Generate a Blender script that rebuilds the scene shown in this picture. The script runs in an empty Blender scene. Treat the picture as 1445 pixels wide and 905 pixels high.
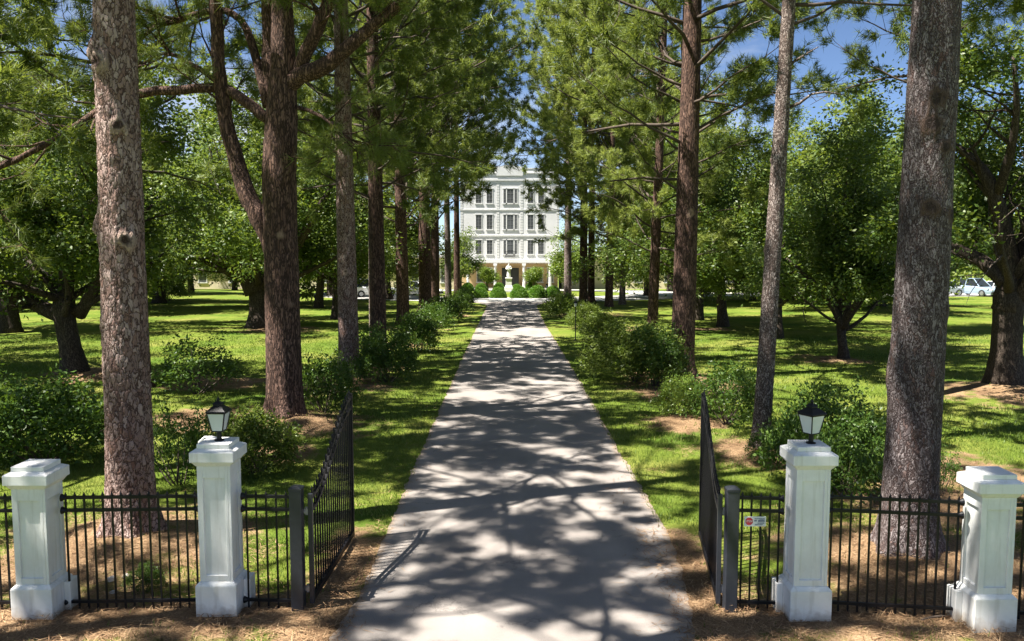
import bpy, math, random
import numpy as np
from mathutils import Vector, Matrix, noise

S = bpy.context.scene
COL = S.collection
PI = math.pi
rad = math.radians

# ------------------------------------------------------------------ camera
CAM_H, FPX, PITCH = 4.25, 1200.0, math.atan((452.5 - 345) / 1200.0)
cam = bpy.data.cameras.new('camera')
cam.sensor_width = 36.0
cam.lens = 36.0 * FPX / 1445.0
cam.clip_end = 3000
camo = bpy.data.objects.new('camera', cam)
COL.objects.link(camo)
camo.location = (0, 0, CAM_H)
camo.rotation_euler = (PI / 2 - PITCH, 0, 0)
S.camera = camo

MOUNDS = []          # (x, y, radius, height)


def gz0(y):
    yc = min(max(y, 20.0), 130.0)
    return -0.0002 * (yc - 20.0) ** 2


def gz(x, y):
    z = gz0(y)
    if abs(x) < 2.4:
        return z
    k = min(1.0, (abs(x) - 2.4) / 0.6)
    for mx, my, mr, mh in MOUNDS:
        d2 = ((x - mx) ** 2 + (y - my) ** 2) / (mr * mr)
        if d2 < 6:
            z += k * mh * math.exp(-1.6 * d2)
    return z


def ray(u, v):
    a, b = (u - 722.5) / FPX, (452.5 - v) / FPX
    c, s = math.cos(PITCH), math.sin(PITCH)
    return Vector((a, c + b * s, -s + b * c))


def at(u, v):
    """ground point seen at photo pixel (u, v)"""
    d = ray(u, v)
    t = 8.0
    for _ in range(4000):
        p = Vector((0, 0, CAM_H)) + d * t
        if p.z <= gz0(p.y):
            break
        t *= 1.002
    return p.x, p.y


def pl(u, v, y):
    """point at depth y seen at photo pixel (u, v)"""
    d = ray(u, v)
    return Vector((0, 0, CAM_H)) + d * (y / d.y)


# ------------------------------------------------------------------ helpers
def link(o, parent=None):
    COL.objects.link(o)
    if parent is not None:
        o.parent = parent
    return o


def tag(o, label=None, cat=None, group=None, kind=None):
    if label:
        o['label'] = label
    if cat:
        o['category'] = cat
    if group:
        o['group'] = group
    if kind:
        o['kind'] = kind
    return o


def empty(name, loc, rz=0.0):
    o = bpy.data.objects.new(name, None)
    o.empty_display_size = 0.2
    o.location = loc
    o.rotation_euler = (0, 0, rz)
    return link(o)


class MB:
    def __init__(self):
        self.v, self.f, self.m = [], [], []

    def box(self, x0, x1, y0, y1, z0, z1, mi=0):
        b = len(self.v)
        self.v += [(x0, y0, z0), (x1, y0, z0), (x1, y1, z0), (x0, y1, z0), (x0, y0, z1), (x1, y0, z1), (x1, y1, z1), (x0, y1, z1)]
        for q in ((3, 2, 1, 0), (4, 5, 6, 7), (0, 1, 5, 4), (1, 2, 6, 5), (2, 3, 7, 6), (3, 0, 4, 7)):
            self.f.append(tuple(b + i for i in q))
            self.m.append(mi)
        return self

    def frustum(self, cx, cy, z0, a0, z1, a1, mi=0, b0=None, b1=None):
        b0 = a0 if b0 is None else b0
        b1 = a1 if b1 is None else b1
        b = len(self.v)
        for z, a, c in ((z0, a0, b0), (z1, a1, b1)):
            self.v += [(cx - a, cy - c, z), (cx + a, cy - c, z), (cx + a, cy + c, z), (cx - a, cy + c, z)]
        for q in ((3, 2, 1, 0), (4, 5, 6, 7), (0, 1, 5, 4), (1, 2, 6, 5), (2, 3, 7, 6), (3, 0, 4, 7)):
            self.f.append(tuple(b + i for i in q))
            self.m.append(mi)
        return self

    def tube(self, pts, rads, sides=8, mi=0, cap=True):
        pts = [Vector(p) for p in pts]
        n = len(pts)
        b = len(self.v)
        ref = None
        for i in range(n):
            t = (pts[min(i + 1, n - 1)] - pts[max(i - 1, 0)])
            t = t.normalized() if t.length > 1e-9 else Vector((0, 0, 1))
            if ref is None:
                ref = Vector((1, 0, 0)) if abs(t.x) < 0.9 else Vector((0, 1, 0))
            ref = (ref - t * ref.dot(t)).normalized()
            bi = t.cross(ref)
            for k in range(sides):
                a = 2 * PI * k / sides
                self.v.append(tuple(pts[i] + (ref * math.cos(a) + bi * math.sin(a)) * rads[i]))
        for i in range(n - 1):
            for k in range(sides):
                k2 = (k + 1) % sides
                self.f.append((b + i * sides + k, b + i * sides + k2, b + (i + 1) * sides + k2, b + (i + 1) * sides + k))
                self.m.append(mi)
        if cap:
            self.f.append(tuple(b + k for k in reversed(range(sides))))
            self.m.append(mi)
            self.f.append(tuple(b + (n - 1) * sides + k for k in range(sides)))
            self.m.append(mi)
        return self

    def lathe(self, prof, sides=16, cx=0, cy=0, mi=0, sx=1, sy=1):
        b = len(self.v)
        for r, z in prof:
            for k in range(sides):
                a = 2 * PI * k / sides
                self.v.append((cx + r * sx * math.cos(a), cy + r * sy * math.sin(a), z))
        n = len(prof)
        for i in range(n - 1):
            for k in range(sides):
                k2 = (k + 1) % sides
                self.f.append((b + i * sides + k, b + i * sides + k2, b + (i + 1) * sides + k2, b + (i + 1) * sides + k))
                self.m.append(mi)
        self.f.append(tuple(b + k for k in reversed(range(sides))))
        self.m.append(mi)
        self.f.append(tuple(b + (n - 1) * sides + k for k in range(sides)))
        self.m.append(mi)
        return self

    def build(self, name, mats, parent=None, smooth=False, bevel=0.0, loc=None):
        me = bpy.data.meshes.new(name)
        me.from_pydata(self.v, [], self.f)
        for m in (mats if isinstance(mats, (list, tuple)) else [mats]):
            me.materials.append(m)
        if max(self.m, default=0) > 0:
            me.polygons.foreach_set('material_index', self.m)
        if smooth:
            me.polygons.foreach_set('use_smooth', [True] * len(me.polygons))
        me.update()
        o = bpy.data.objects.new(name, me)
        if loc is not None:
            o.location = loc
        link(o, parent)
        if bevel > 0:
            bv = o.modifiers.new('bevel', 'BEVEL')
            bv.width = bevel
            bv.segments = 2
            bv.limit_method = 'ANGLE'
        return o


def poly_mesh(name, V, nper, mats, midx=None, F=None):
    """numpy mesh of n faces of nper consecutive vertices"""
    me = bpy.data.meshes.new(name)
    V = np.asarray(V, dtype=np.float32).reshape(-1, 3)
    me.vertices.add(len(V))
    me.vertices.foreach_set('co', V.ravel())
    if F is None:
        F = np.arange(len(V), dtype=np.int32)
    F = np.asarray(F, dtype=np.int32).ravel()
    nf = len(F) // nper
    me.loops.add(len(F))
    me.loops.foreach_set('vertex_index', F)
    me.polygons.add(nf)
    me.polygons.foreach_set('loop_start', np.arange(nf, dtype=np.int32) * nper)
    me.polygons.foreach_set('loop_total', np.full(nf, nper, dtype=np.int32))
    if midx is not None:
        me.polygons.foreach_set('material_index', np.asarray(midx, dtype=np.int32))
    for m in mats:
        me.materials.append(m)
    me.update(calc_edges=True)
    return me


def copy_tree(root, loc, rz=0.0, scale=(1, 1, 1)):
    r = root.copy()
    COL.objects.link(r)
    r.location = loc
    r.rotation_euler = (0, 0, rz)
    r.scale = scale if isinstance(scale, (tuple, list)) else (scale,) * 3
    for ch in list(root.children):
        c = ch.copy()
        COL.objects.link(c)
        c.parent = r
        for g in ch.children:
            d = g.copy()
            COL.objects.link(d)
            d.parent = c
    return r


# ------------------------------------------------------------------ materials
def newmat(name):
    m = bpy.data.materials.new(name)
    m.use_nodes = True
    nt = m.node_tree
    p = nt.nodes['Principled BSDF']
    return m, nt, p


def N(nt, t, **kw):
    n = nt.nodes.new(t)
    for k, v in kw.items():
        if k.startswith('i_'):
            n.inputs[k[2:].replace('_', ' ')].default_value = v
        else:
            setattr(n, k, v)
    return n


def L(nt, a, b):
    nt.links.new(a, b)


def ramp(nt, fac, stops, interp='LINEAR'):
    r = nt.nodes.new('ShaderNodeValToRGB')
    r.color_ramp.interpolation = interp
    els = r.color_ramp.elements
    while len(els) < len(stops):
        els.new(0.5)
    for e, (p, c) in zip(els, stops):
        e.position = p
        e.color = c if len(c) == 4 else (*c, 1)
    if fac is not None:
        L(nt, fac, r.inputs[0])
    return r.outputs[0]


def mixc(nt, fac, a, b, mode='MIX'):
    n = nt.nodes.new('ShaderNodeMix')
    n.data_type = 'RGBA'
    n.blend_type = mode
    for sock, val in ((n.inputs[0], fac), (n.inputs[6], a), (n.inputs[7], b)):
        if hasattr(val, 'is_linked'):
            L(nt, val, sock)
        elif isinstance(val, (int, float)):
            sock.default_value = val
        else:
            sock.default_value = val if len(val) == 4 else (*val, 1)
    return n.outputs[2]


def mathn(nt, op, a, b=None, clamp=False):
    n = nt.nodes.new('ShaderNodeMath')
    n.operation = op
    n.use_clamp = clamp
    for i, val in enumerate((a, b)):
        if val is None:
            continue
        if hasattr(val, 'is_linked'):
            L(nt, val, n.inputs[i])
        else:
            n.inputs[i].default_value = val
    return n.outputs[0]


def noisen(nt, vec, scale, detail=4, rough=0.55):
    n = nt.nodes.new('ShaderNodeTexNoise')
    n.inputs['Scale'].default_value = scale
    n.inputs['Detail'].default_value = detail
    n.inputs['Roughness'].default_value = rough
    if vec is not None:
        L(nt, vec, n.inputs['Vector'])
    return n.outputs['Fac'], n.outputs['Color']


def coord(nt, kind='Object', scale=None):
    tc = nt.nodes.new('ShaderNodeTexCoord')
    o = tc.outputs[kind]
    if scale:
        mp = nt.nodes.new('ShaderNodeMapping')
        mp.inputs['Scale'].default_value = scale
        L(nt, o, mp.inputs['Vector'])
        o = mp.outputs[0]
    return o


def bump(nt, p, h, strength=0.5, dist=0.02):
    b = nt.nodes.new('ShaderNodeBump')
    b.inputs['Strength'].default_value = strength
    b.inputs['Distance'].default_value = dist
    L(nt, h, b.inputs['Height'])
    L(nt, b.outputs[0], p.inputs['Normal'])


def simple(name, col, rough=0.5, metal=0.0, var=0.12, scale=6.0, bumpv=0.0, spec=0.5):
    m, nt, p = newmat(name)
    v = coord(nt)
    f, _ = noisen(nt, v, scale, 5)
    lo = tuple(c * (1 - var) for c in col)
    hi = tuple(min(1, c * (1 + var)) for c in col)
    L(nt, ramp(nt, f, [(0.3, lo), (0.7, hi)]), p.inputs['Base Color'])
    p.inputs['Roughness'].default_value = rough
    p.inputs['Metallic'].default_value = metal
    p.inputs['Specular IOR Level'].default_value = spec
    if bumpv:
        f2, _ = noisen(nt, v, scale * 8, 3)
        bump(nt, p, f2, bumpv, 0.01)
    return m


def bark(name, plate_lo, plate_hi, fissure, sc=9.0, stretch=0.42, edge=0.10, bstr=0.9, bdist=0.03, rust=None, rim=(0.36, 0.25, 0.18), core=(0.03, 0.018, 0.012)):
    m, nt, p = newmat(name)
    v = coord(nt, 'Object', (1, 1, stretch))
    _, wc = noisen(nt, v, sc * 0.6, 3)
    va = nt.nodes.new('ShaderNodeVectorMath')
    va.operation = 'MULTIPLY_ADD'
    L(nt, wc, va.inputs[0])
    va.inputs[1].default_value = (0.16, 0.16, 0.22)
    L(nt, v, va.inputs[2])
    vo = nt.nodes.new('ShaderNodeTexVoronoi')
    vo.feature = 'DISTANCE_TO_EDGE'
    vo.inputs['Scale'].default_value = sc
    L(nt, va.outputs[0], vo.inputs['Vector'])
    vc = nt.nodes.new('ShaderNodeTexVoronoi')
    vc.feature = 'F1'
    vc.inputs['Scale'].default_value = sc
    L(nt, va.outputs[0], vc.inputs['Vector'])
    cellv = nt.nodes.new('ShaderNodeSeparateColor')
    L(nt, vc.outputs['Color'], cellv.inputs[0])
    f2, _ = noisen(nt, v, sc * 5, 5, 0.65)
    plates = mixc(nt, cellv.outputs[0], plate_lo, plate_hi)
    if rust:
        rm = ramp(nt, cellv.outputs[1], [(0.80, (0, 0, 0)), (0.92, (0.6, 0.6, 0.6))])
        plates = mixc(nt, rm, plates, rust)
    plates = mixc(nt, 0.55, plates, ramp(nt, f2, [(0.3, (0.35, 0.33, 0.32)), (0.7, (1, 1, 1))]), 'MULTIPLY')
    f9, _ = noisen(nt, v, 1.3, 4, 0.6)
    plates = mixc(nt, 0.8, plates, ramp(nt, f9, [(0.3, (0.62, 0.58, 0.56)), (0.7, (1.12, 1.12, 1.12))]), 'MULTIPLY')
    f8, _ = noisen(nt, v, sc * 0.8, 3, 0.6)
    e2 = mathn(nt, 'ADD', vo.outputs['Distance'], mathn(nt, 'MULTIPLY', mathn(nt, 'SUBTRACT', f2, 0.5), 0.16))
    e2 = mathn(nt, 'ADD', e2, mathn(nt, 'MULTIPLY', mathn(nt, 'SUBTRACT', f8, 0.5), 0.24))
    mask = ramp(nt, e2, [(edge * 0.25, (0, 0, 0)), (edge, (1, 1, 1))])
    col = mixc(nt, mask, fissure, plates)
    at_ = nt.nodes.new('ShaderNodeAttribute')
    at_.attribute_name = 'knot'
    col = mixc(nt, ramp(nt, at_.outputs['Fac'], [(0.12, (0, 0, 0)), (0.4, (0.85, 0.85, 0.85))]), col, mixc(nt, 0.7, mixc(nt, ramp(nt, at_.outputs['Fac'], [(0.45, (0, 0, 0)), (0.68, (1, 1, 1))]), rim, core), ramp(nt, f2, [(0.3, (0.35, 0.33, 0.32)), (0.7, (1.2, 1.2, 1.2))]), 'MULTIPLY'))
    L(nt, col, p.inputs['Base Color'])
    p.inputs['Roughness'].default_value = 0.9
    p.inputs['Specular IOR Level'].default_value = 0.25
    h = mathn(nt, 'ADD', mathn(nt, 'MINIMUM', vo.outputs['Distance'], 0.25), mathn(nt, 'MULTIPLY', f2, 0.22))
    bump(nt, p, h, bstr, bdist)
    return m


def leafmat(name, cols, trans=0.35, rough=0.5, tcol=None, spec=0.4, clump=0.5, cscale=0.6):
    m, nt, p = newmat(name)
    g = nt.nodes.new('ShaderNodeNewGeometry')
    v = coord(nt)
    f, _ = noisen(nt, v, cscale, 2)
    fac = mathn(nt, 'ADD', mathn(nt, 'MULTIPLY', g.outputs['Random Per Island'], 1 - clump), mathn(nt, 'MULTIPLY', ramp(nt, f, [(0.3, (0, 0, 0)), (0.7, (1, 1, 1))]), clump))
    c = ramp(nt, fac, [(i / (len(cols) - 1), k) for i, k in enumerate(cols)])
    L(nt, c, p.inputs['Base Color'])
    p.inputs['Roughness'].default_value = rough
    p.inputs['Specular IOR Level'].default_value = spec
    t = nt.nodes.new('ShaderNodeBsdfTranslucent')
    L(nt, mixc(nt, 0.6, c, tcol or (0.20, 0.30, 0.02)), t.inputs['Color'])
    mx = nt.nodes.new('ShaderNodeMixShader')
    mx.inputs[0].default_value = trans
    L(nt, p.outputs[0], mx.inputs[1])
    L(nt, t.outputs[0], mx.inputs[2])
    out = nt.nodes['Material Output']
    L(nt, mx.outputs[0], out.inputs['Surface'])
    return m


M = {}
M['white'] = None


def white_paint():
    m, nt, p = newmat('white_paint')
    v = coord(nt)
    f, _ = noisen(nt, v, 2.2, 6, 0.65)
    c = ramp(nt, f, [(0.25, (0.66, 0.66, 0.64)), (0.6, (0.80, 0.80, 0.79))])
    # grime creeping up from the soil and drips
    sp = nt.nodes.new('ShaderNodeSeparateXYZ')
    L(nt, v, sp.inputs[0])
    f2, _ = noisen(nt, v, 9, 4)
    low = mathn(nt, 'SUBTRACT', mathn(nt, 'MULTIPLY', f2, 0.28), sp.outputs[2])
    lowm = ramp(nt, low, [(0.0, (0, 0, 0)), (0.12, (1, 1, 1))])
    c = mixc(nt, mathn(nt, 'MULTIPLY', lowm, 0.75), c, (0.36, 0.29, 0.2))
    vs = coord(nt, 'Object', (14, 14, 1.1))
    f3, _ = noisen(nt, vs, 1.0, 4)
    c = mixc(nt, mathn(nt, 'MULTIPLY', ramp(nt, f3, [(0.53, (0, 0, 0)), (0.72, (1, 1, 1))]), 0.5), c, (0.5, 0.48, 0.43))
    L(nt, c, p.inputs['Base Color'])
    p.inputs['Roughness'].default_value = 0.55
    f4, _ = noisen(nt, v, 60, 3)
    bump(nt, p, f4, 0.25, 0.004)
    return m


M['white'] = white_paint()
M['iron'] = simple('black_iron', (0.006, 0.006, 0.008), 0.42, 0.0, 0.3, 30, 0, .3)
M['postpaint'] = simple('charcoal_steel', (0.025, 0.028, 0.036), 0.38, 0.0, 0.15, 20)
M['alu'] = simple('grey_metal', (0.35, 0.36, 0.38), 0.4, 0.6, 0.1, 20)
M['frost'] = None
m, nt, p = newmat('frosted_glass')
p.inputs['Base Color'].default_value = (0.82, 0.88, 0.88, 1)
p.inputs['Roughness'].default_value = 0.25
p.inputs['Transmission Weight'].default_value = 0.25
M['frost'] = m
M['bark1'] = bark('pine_bark_plated', (0.28, 0.18, 0.155), (0.52, 0.40, 0.36), (0.07, 0.042, 0.034), 16, 0.5, 0.13, 1.0, 0.04, (0.26, 0.14, 0.10), (0.40, 0.30, 0.24), (0.05, 0.03, 0.022))
M['bark2'] = bark('pine_bark_brown', (0.145, 0.085, 0.064), (0.29, 0.18, 0.14), (0.038, 0.022, 0.017), 17, 0.24, 0.24, 1.0, 0.04, (0.17, 0.095, 0.065))
M['bark3'] = bark('pine_bark_grey', (0.115, 0.09, 0.09), (0.36, 0.315, 0.315), (0.04, 0.026, 0.024), 25, 0.48, 0.17, 1.0, 0.04, (0.17, 0.09, 0.07), (0.11, 0.07, 0.05), (0.04, 0.024, 0.018))
M['bark4'] = bark('pine_bark_speckled', (0.21, 0.16, 0.14), (0.58, 0.50, 0.46), (0.055, 0.038, 0.032), 24, 0.55, 0.25, 1.0, 0.03, (0.2, 0.12, 0.09))
M['barko'] = bark('oak_bark', (0.085, 0.065, 0.05), (0.15, 0.12, 0.095), (0.03, 0.022, 0.017), 22, 0.3, 0.2, 0.8, 0.02)
M['twig'] = simple('twig_bark', (0.065, 0.047, 0.035), 0.9, 0, 0.3, 10)
M['needle'] = leafmat('pine_needles', [(0.035, 0.065, 0.014), (0.095, 0.14, 0.026), (0.22, 0.26, 0.07)], 0.36, 0.5, (0.36, 0.42, 0.05), 0.4, 0.5, 0.35)
M['needle_b'] = leafmat('pine_needles_sunlit', [(0.08, 0.12, 0.022), (0.18, 0.23, 0.045), (0.31, 0.35, 0.11)], 0.42, 0.5, (0.46, 0.52, 0.09), 0.4, 0.45, 0.35)  # lighter copy of the needles, sunlight put into the colour
M['oakleaf'] = leafmat('oak_leaves', [(0.018, 0.040, 0.010), (0.065, 0.115, 0.020), (0.22, 0.255, 0.09)], 0.30, 0.42, (0.32, 0.42, 0.03), 0.3, 0.45, 0.5)
M['bgleaf'] = leafmat('woodland_leaves', [(0.025, 0.05, 0.012), (0.095, 0.145, 0.028), (0.25, 0.28, 0.10)], 0.36, 0.5, (0.38, 0.47, 0.04), 0.22, 0.5, 0.25)
M['azalea'] = leafmat('azalea_leaves', [(0.016, 0.036, 0.009), (0.05, 0.10, 0.018), (0.13, 0.19, 0.04)], 0.25, 0.4, (0.2, 0.33, 0.02), 0.25, 0.4, 1.6)
M['azalea_b'] = leafmat('azalea_leaves_sunlit', [(0.035, 0.065, 0.012), (0.095, 0.135, 0.022), (0.19, 0.23, 0.05)], 0.28, 0.45, (0.22, 0.32, 0.02), 0.25, 0.3, 1.2)  # azalea leaves lightened so the colour carries the sun on them
M['limeleaf'] = leafmat('lime_leaves', [(0.06, 0.12, 0.02), (0.13, 0.20, 0.03), (0.24, 0.30, 0.05)], 0.3, 0.4, (0.32, 0.4, 0.03), 0.5, 0.3, 1.2)
M['boxleaf'] = leafmat('box_leaves', [(0.04, 0.10, 0.010), (0.09, 0.19, 0.018), (0.16, 0.27, 0.03)], 0.25, 0.4, (0.16, 0.38, 0.02), 0.4, 0.3, 2.0)
M['grassblade'] = leafmat('grass_blades', [(0.058, 0.112, 0.018), (0.13, 0.185, 0.03), (0.24, 0.25, 0.065)], 0.3, 0.5, (0.2, 0.32, 0.02), 0.3, 0.4, 0.3)
M['straw'] = leafmat('dry_pine_straw', [(0.07, 0.04, 0.022), (0.24, 0.14, 0.075), (0.44, 0.31, 0.18)], 0.1, 0.7, (0.4, 0.25, 0.1), 0.2, 0.2, 1.0)

# ------------------------------------------------------------------ tree positions (trunk bases from the photo)
P_L1 = at(187, 760)
P_R1 = at(1279, 788)
P_L2 = at(403, 598)
P_L3 = at(493, 532)
P_L4 = at(532, 500)
P_R2 = at(1073, 640)
P_R3 = at(962, 536)
P_R4 = at(920, 472)
P_O1 = at(105, 530)
P_OR = at(1417, 552)
MOUNDS += [(P_L1[0], P_L1[1], 1.5, 0.16), (P_R1[0], P_R1[1], 1.6, 0.18), (P_L2[0] + .2, P_L2[1] - .2, 1.2, 0.28), (P_L3[0] + .35, P_L3[1] - .3, 0.9, 0.3),
           (P_R2[0], P_R2[1], 1.0, 0.14), (P_R3[0], P_R3[1], 1.2, 0.2), (P_OR[0], P_OR[1] - .3, 1.9, 0.28), (P_O1[0] + .4, P_O1[1], 1.6, 0.15),
           (4.15, 19.9, 0.9, 0.14)]

# ------------------------------------------------------------------ ground
STRAW = [(P_L1[0], P_L1[1] - .5, 1.9), (P_R1[0], P_R1[1] - .6, 2.0), (P_L2[0] + .3, P_L2[1] - .4, 1.7), (P_L3[0] + .4, P_L3[1] - .5, 1.3),
         (P_R2[0], P_R2[1], 1.3), (P_R3[0] - .1, P_R3[1] - 1.2, 2.0), (P_OR[0] - .2, P_OR[1] - .6, 2.3), (P_O1[0] + .8, P_O1[1] + .1, 1.9),
         (-5.3, 25.5, 1.8), (-9, 26, 1.6), (4.15, 19.8, 1.0), (4.6, 24, 1.2), (-7.6, 20.5, 1.5), (-4.8, 17.2, .9), (5.0, 27.5, 1.3), (-4.9, 29, 1.3), (-5.0, 36, 1.5), (5.2, 36, 1.7), (-5.0, 44, 1.7),
         (5.0, 44, 2.0), (-4.8, 54, 2.4), (5, 54, 2.4), (8.5, 15.5, 1.6), (7.0, 13.5, 1.5), (-12, 43.5, 2.0), (10.5, 44, 1.2), (11.9, 31.5, 1.3)]


def straw_amount(x, y):
    s = 0.0
    for sx, sy, sr in STRAW:
        d = math.hypot(x - sx, y - sy) / sr
        s = max(s, 1.35 - d * 0.85)
    # strip along the fence
    ax = abs(x)
    if ax > 1.9:
        d = abs(y - (9.4 - 0.05 * max(0, ax - 3.4))) / 0.75
        s = max(s, 1.3 - d * 0.8)
    # worn strip between gates and drive
    if 8.0 < y < 12.8:
        for x0, sg in ((-2.2, 1), (2.3, 1)):
            d = abs(x - x0) / 0.45
            s = max(s, (1.25 - d * 0.75) * min(1, (12.8 - y) / 0.9))
    return max(0.0, min(1.3, s))


def axis(fine0, fine1, step, lo, hi, grow=1.22, mx=1e9):
    a = list(np.arange(fine0, fine1 + 1e-6, step))
    s, p = step, fine1
    while p < hi:
        s = min(s * grow, mx)
        p += s
        a.append(p)
    s, p = step, fine0
    while p > lo:
        s = min(s * grow, mx)
        p -= s
        a.insert(0, p)
    return a


xs = axis(-13.0, 13.0, 0.22, -420, 420)
ys = axis(7.0, 30.0, 0.22, -60, 150, 1.12, 2.5) + [170, 200, 250, 320, 420, 560]
Vg, att = [], []
for y in ys:
    for x in xs:
        z = gz(x, y)
        if 6 < y < 60 and abs(x) < 25 and abs(x) > 2.25:
            z += 0.028 * (noise.noise(Vector((x * 0.9, y * 0.9, 3.0)))) * min(1, (abs(x) - 2.25))
        Vg.append((x, y, z))
        att.append(straw_amount(x, y) if (4 < y < 62 and abs(x) < 24) else 0.0)
nx = len(xs)
Fg = []
for j in range(len(ys) - 1):
    for i in range(nx - 1):
        a = j * nx + i
        Fg += [a, a + 1, a + nx + 1, a + nx]


def ground_mat():
    m, nt, p = newmat('lawn_and_straw')
    v = coord(nt)
    f1, _ = noisen(nt, v, 0.35, 4)
    f2, _ = noisen(nt, v, 3.0, 6, 0.7)
    f3, _ = noisen(nt, v, 38, 4, 0.7)
    g = ramp(nt, f1, [(0.3, (0.08, 0.148, 0.02)), (0.5, (0.155, 0.205, 0.034)), (0.72, (0.265, 0.26, 0.075))])
    g = mixc(nt, 0.75, g, ramp(nt, f2, [(0.25, (0.45, 0.5, 0.4)), (0.7, (1.15, 1.1, 1.0))]), 'MULTIPLY')
    g = mixc(nt, 0.7, g, ramp(nt, f3, [(0.3, (0.4, 0.45, 0.35)), (0.65, (1.1, 1.1, 1.0))]), 'MULTIPLY')
    s = ramp(nt, f3, [(0.25, (0.09, 0.052, 0.03)), (0.5, (0.27, 0.18, 0.105)), (0.75, (0.46, 0.345, 0.22))])
    f4, _ = noisen(nt, v, 1.4, 5, 0.6)
    s = mixc(nt, 0.8, s, ramp(nt, f4, [(0.3, (0.40, 0.34, 0.30)), (0.62, (1.1, 1.07, 1.02))]), 'MULTIPLY')
    a = nt.nodes.new('ShaderNodeAttribute')
    a.attribute_name = 'straw'
    k = mathn(nt, 'ADD', a.outputs['Fac'], mathn(nt, 'MULTIPLY', mathn(nt, 'SUBTRACT', f2, 0.5), 1.3))
    k = mathn(nt, 'ADD', k, mathn(nt, 'MULTIPLY', mathn(nt, 'SUBTRACT', f3, 0.5), 0.5))
    f7, _ = noisen(nt, v, 0.9, 3, 0.6)
    k = mathn(nt, 'ADD', k, mathn(nt, 'MULTIPLY', mathn(nt, 'SUBTRACT', f7, 0.52), 1.8))
    k2 = ramp(nt, k, [(0.40, (0, 0, 0)), (0.72, (1, 1, 1))])
    L(nt, mixc(nt, k2, g, s), p.inputs['Base Color'])
    p.inputs['Roughness'].default_value = 0.95
    p.inputs['Specular IOR Level'].default_value = 0.1
    bump(nt, p, mathn(nt, 'ADD', f3, f2), 0.8, 0.05)
    return m


me = poly_mesh('ground', Vg, 4, [ground_mat()], None, Fg)
ga = me.attributes.new('straw', 'FLOAT', 'POINT')
ga.data.foreach_set('value', att)
me.polygons.foreach_set('use_smooth', [True] * len(me.polygons))
tag(link(bpy.data.objects.new('ground', me)), 'mown green lawn with tan pine straw patches', None, None, 'structure')


def asphalt(name, lo, hi):
    m, nt, p = newmat(name)
    v = coord(nt)
    f1, _ = noisen(nt, v, 0.5, 5, 0.6)
    f2, _ = noisen(nt, v, 90, 3, 0.7)
    f3, _ = noisen(nt, coord(nt, 'Object', (1.6, 0.12, 1)), 1.0, 4)
    c = ramp(nt, f1, [(0.3, lo), (0.7, hi)])
    c = mixc(nt, 0.6, c, ramp(nt, f3, [(0.35, (0.8, 0.8, 0.8)), (0.65, (1.06, 1.05, 1.03))]), 'MULTIPLY')
    c = mixc(nt, 0.75, c, ramp(nt, f2, [(0.3, (0.62, 0.62, 0.62)), (0.7, (1.12, 1.12, 1.12))]), 'MULTIPLY')
    vo = nt.nodes.new('ShaderNodeTexVoronoi')
    vo.feature = 'DISTANCE_TO_EDGE'
    vo.inputs['Scale'].default_value = 0.42
    _, wc = noisen(nt, v, 1.3, 5, 0.7)
    va = nt.nodes.new('ShaderNodeVectorMath')
    va.operation = 'MULTIPLY_ADD'
    L(nt, wc, va.inputs[0])
    va.inputs[1].default_value = (1.2,) * 3
    L(nt, v, va.inputs[2])
    L(nt, va.outputs[0], vo.inputs['Vector'])
    cr = ramp(nt, vo.outputs['Distance'], [(0.0, (1, 1, 1)), (0.012, (0, 0, 0))])
    f5, _ = noisen(nt, v, 0.7, 2)
    cr = mathn(nt, 'MULTIPLY', cr, ramp(nt, f5, [(0.52, (0, 0, 0)), (0.6, (0.45, 0.45, 0.45))]))
    c = mixc(nt, cr, c, (0.06, 0.055, 0.05))
    a = nt.nodes.new('ShaderNodeAttribute')
    a.attribute_name = 'edge'
    e = mathn(nt, 'ADD', a.outputs['Fac'], mathn(nt, 'SUBTRACT', f1, 0.62))
    f6, _ = noisen(nt, v, 9, 5, 0.7)
    e = mathn(nt, 'ADD', e, mathn(nt, 'SUBTRACT', f6, 0.5))
    c = mixc(nt, mathn(nt, 'MULTIPLY', ramp(nt, e, [(0.5, (0, 0, 0)), (0.95, (1, 1, 1))]), 0.6), c, (0.24, 0.16, 0.09))
    L(nt, c, p.inputs['Base Color'])
    p.inputs['Roughness'].default_value = 0.85
    p.inputs['Specular IOR Level'].default_value = 0.3
    bump(nt, p, f2, 0.35, 0.01)
    return m


M['asphalt'] = asphalt('weathered_asphalt', (0.235, 0.21, 0.193), (0.315, 0.285, 0.265))
M['concrete'] = asphalt('pale_pavement', (0.42, 0.41, 0.39), (0.52, 0.51, 0.49))

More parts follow.
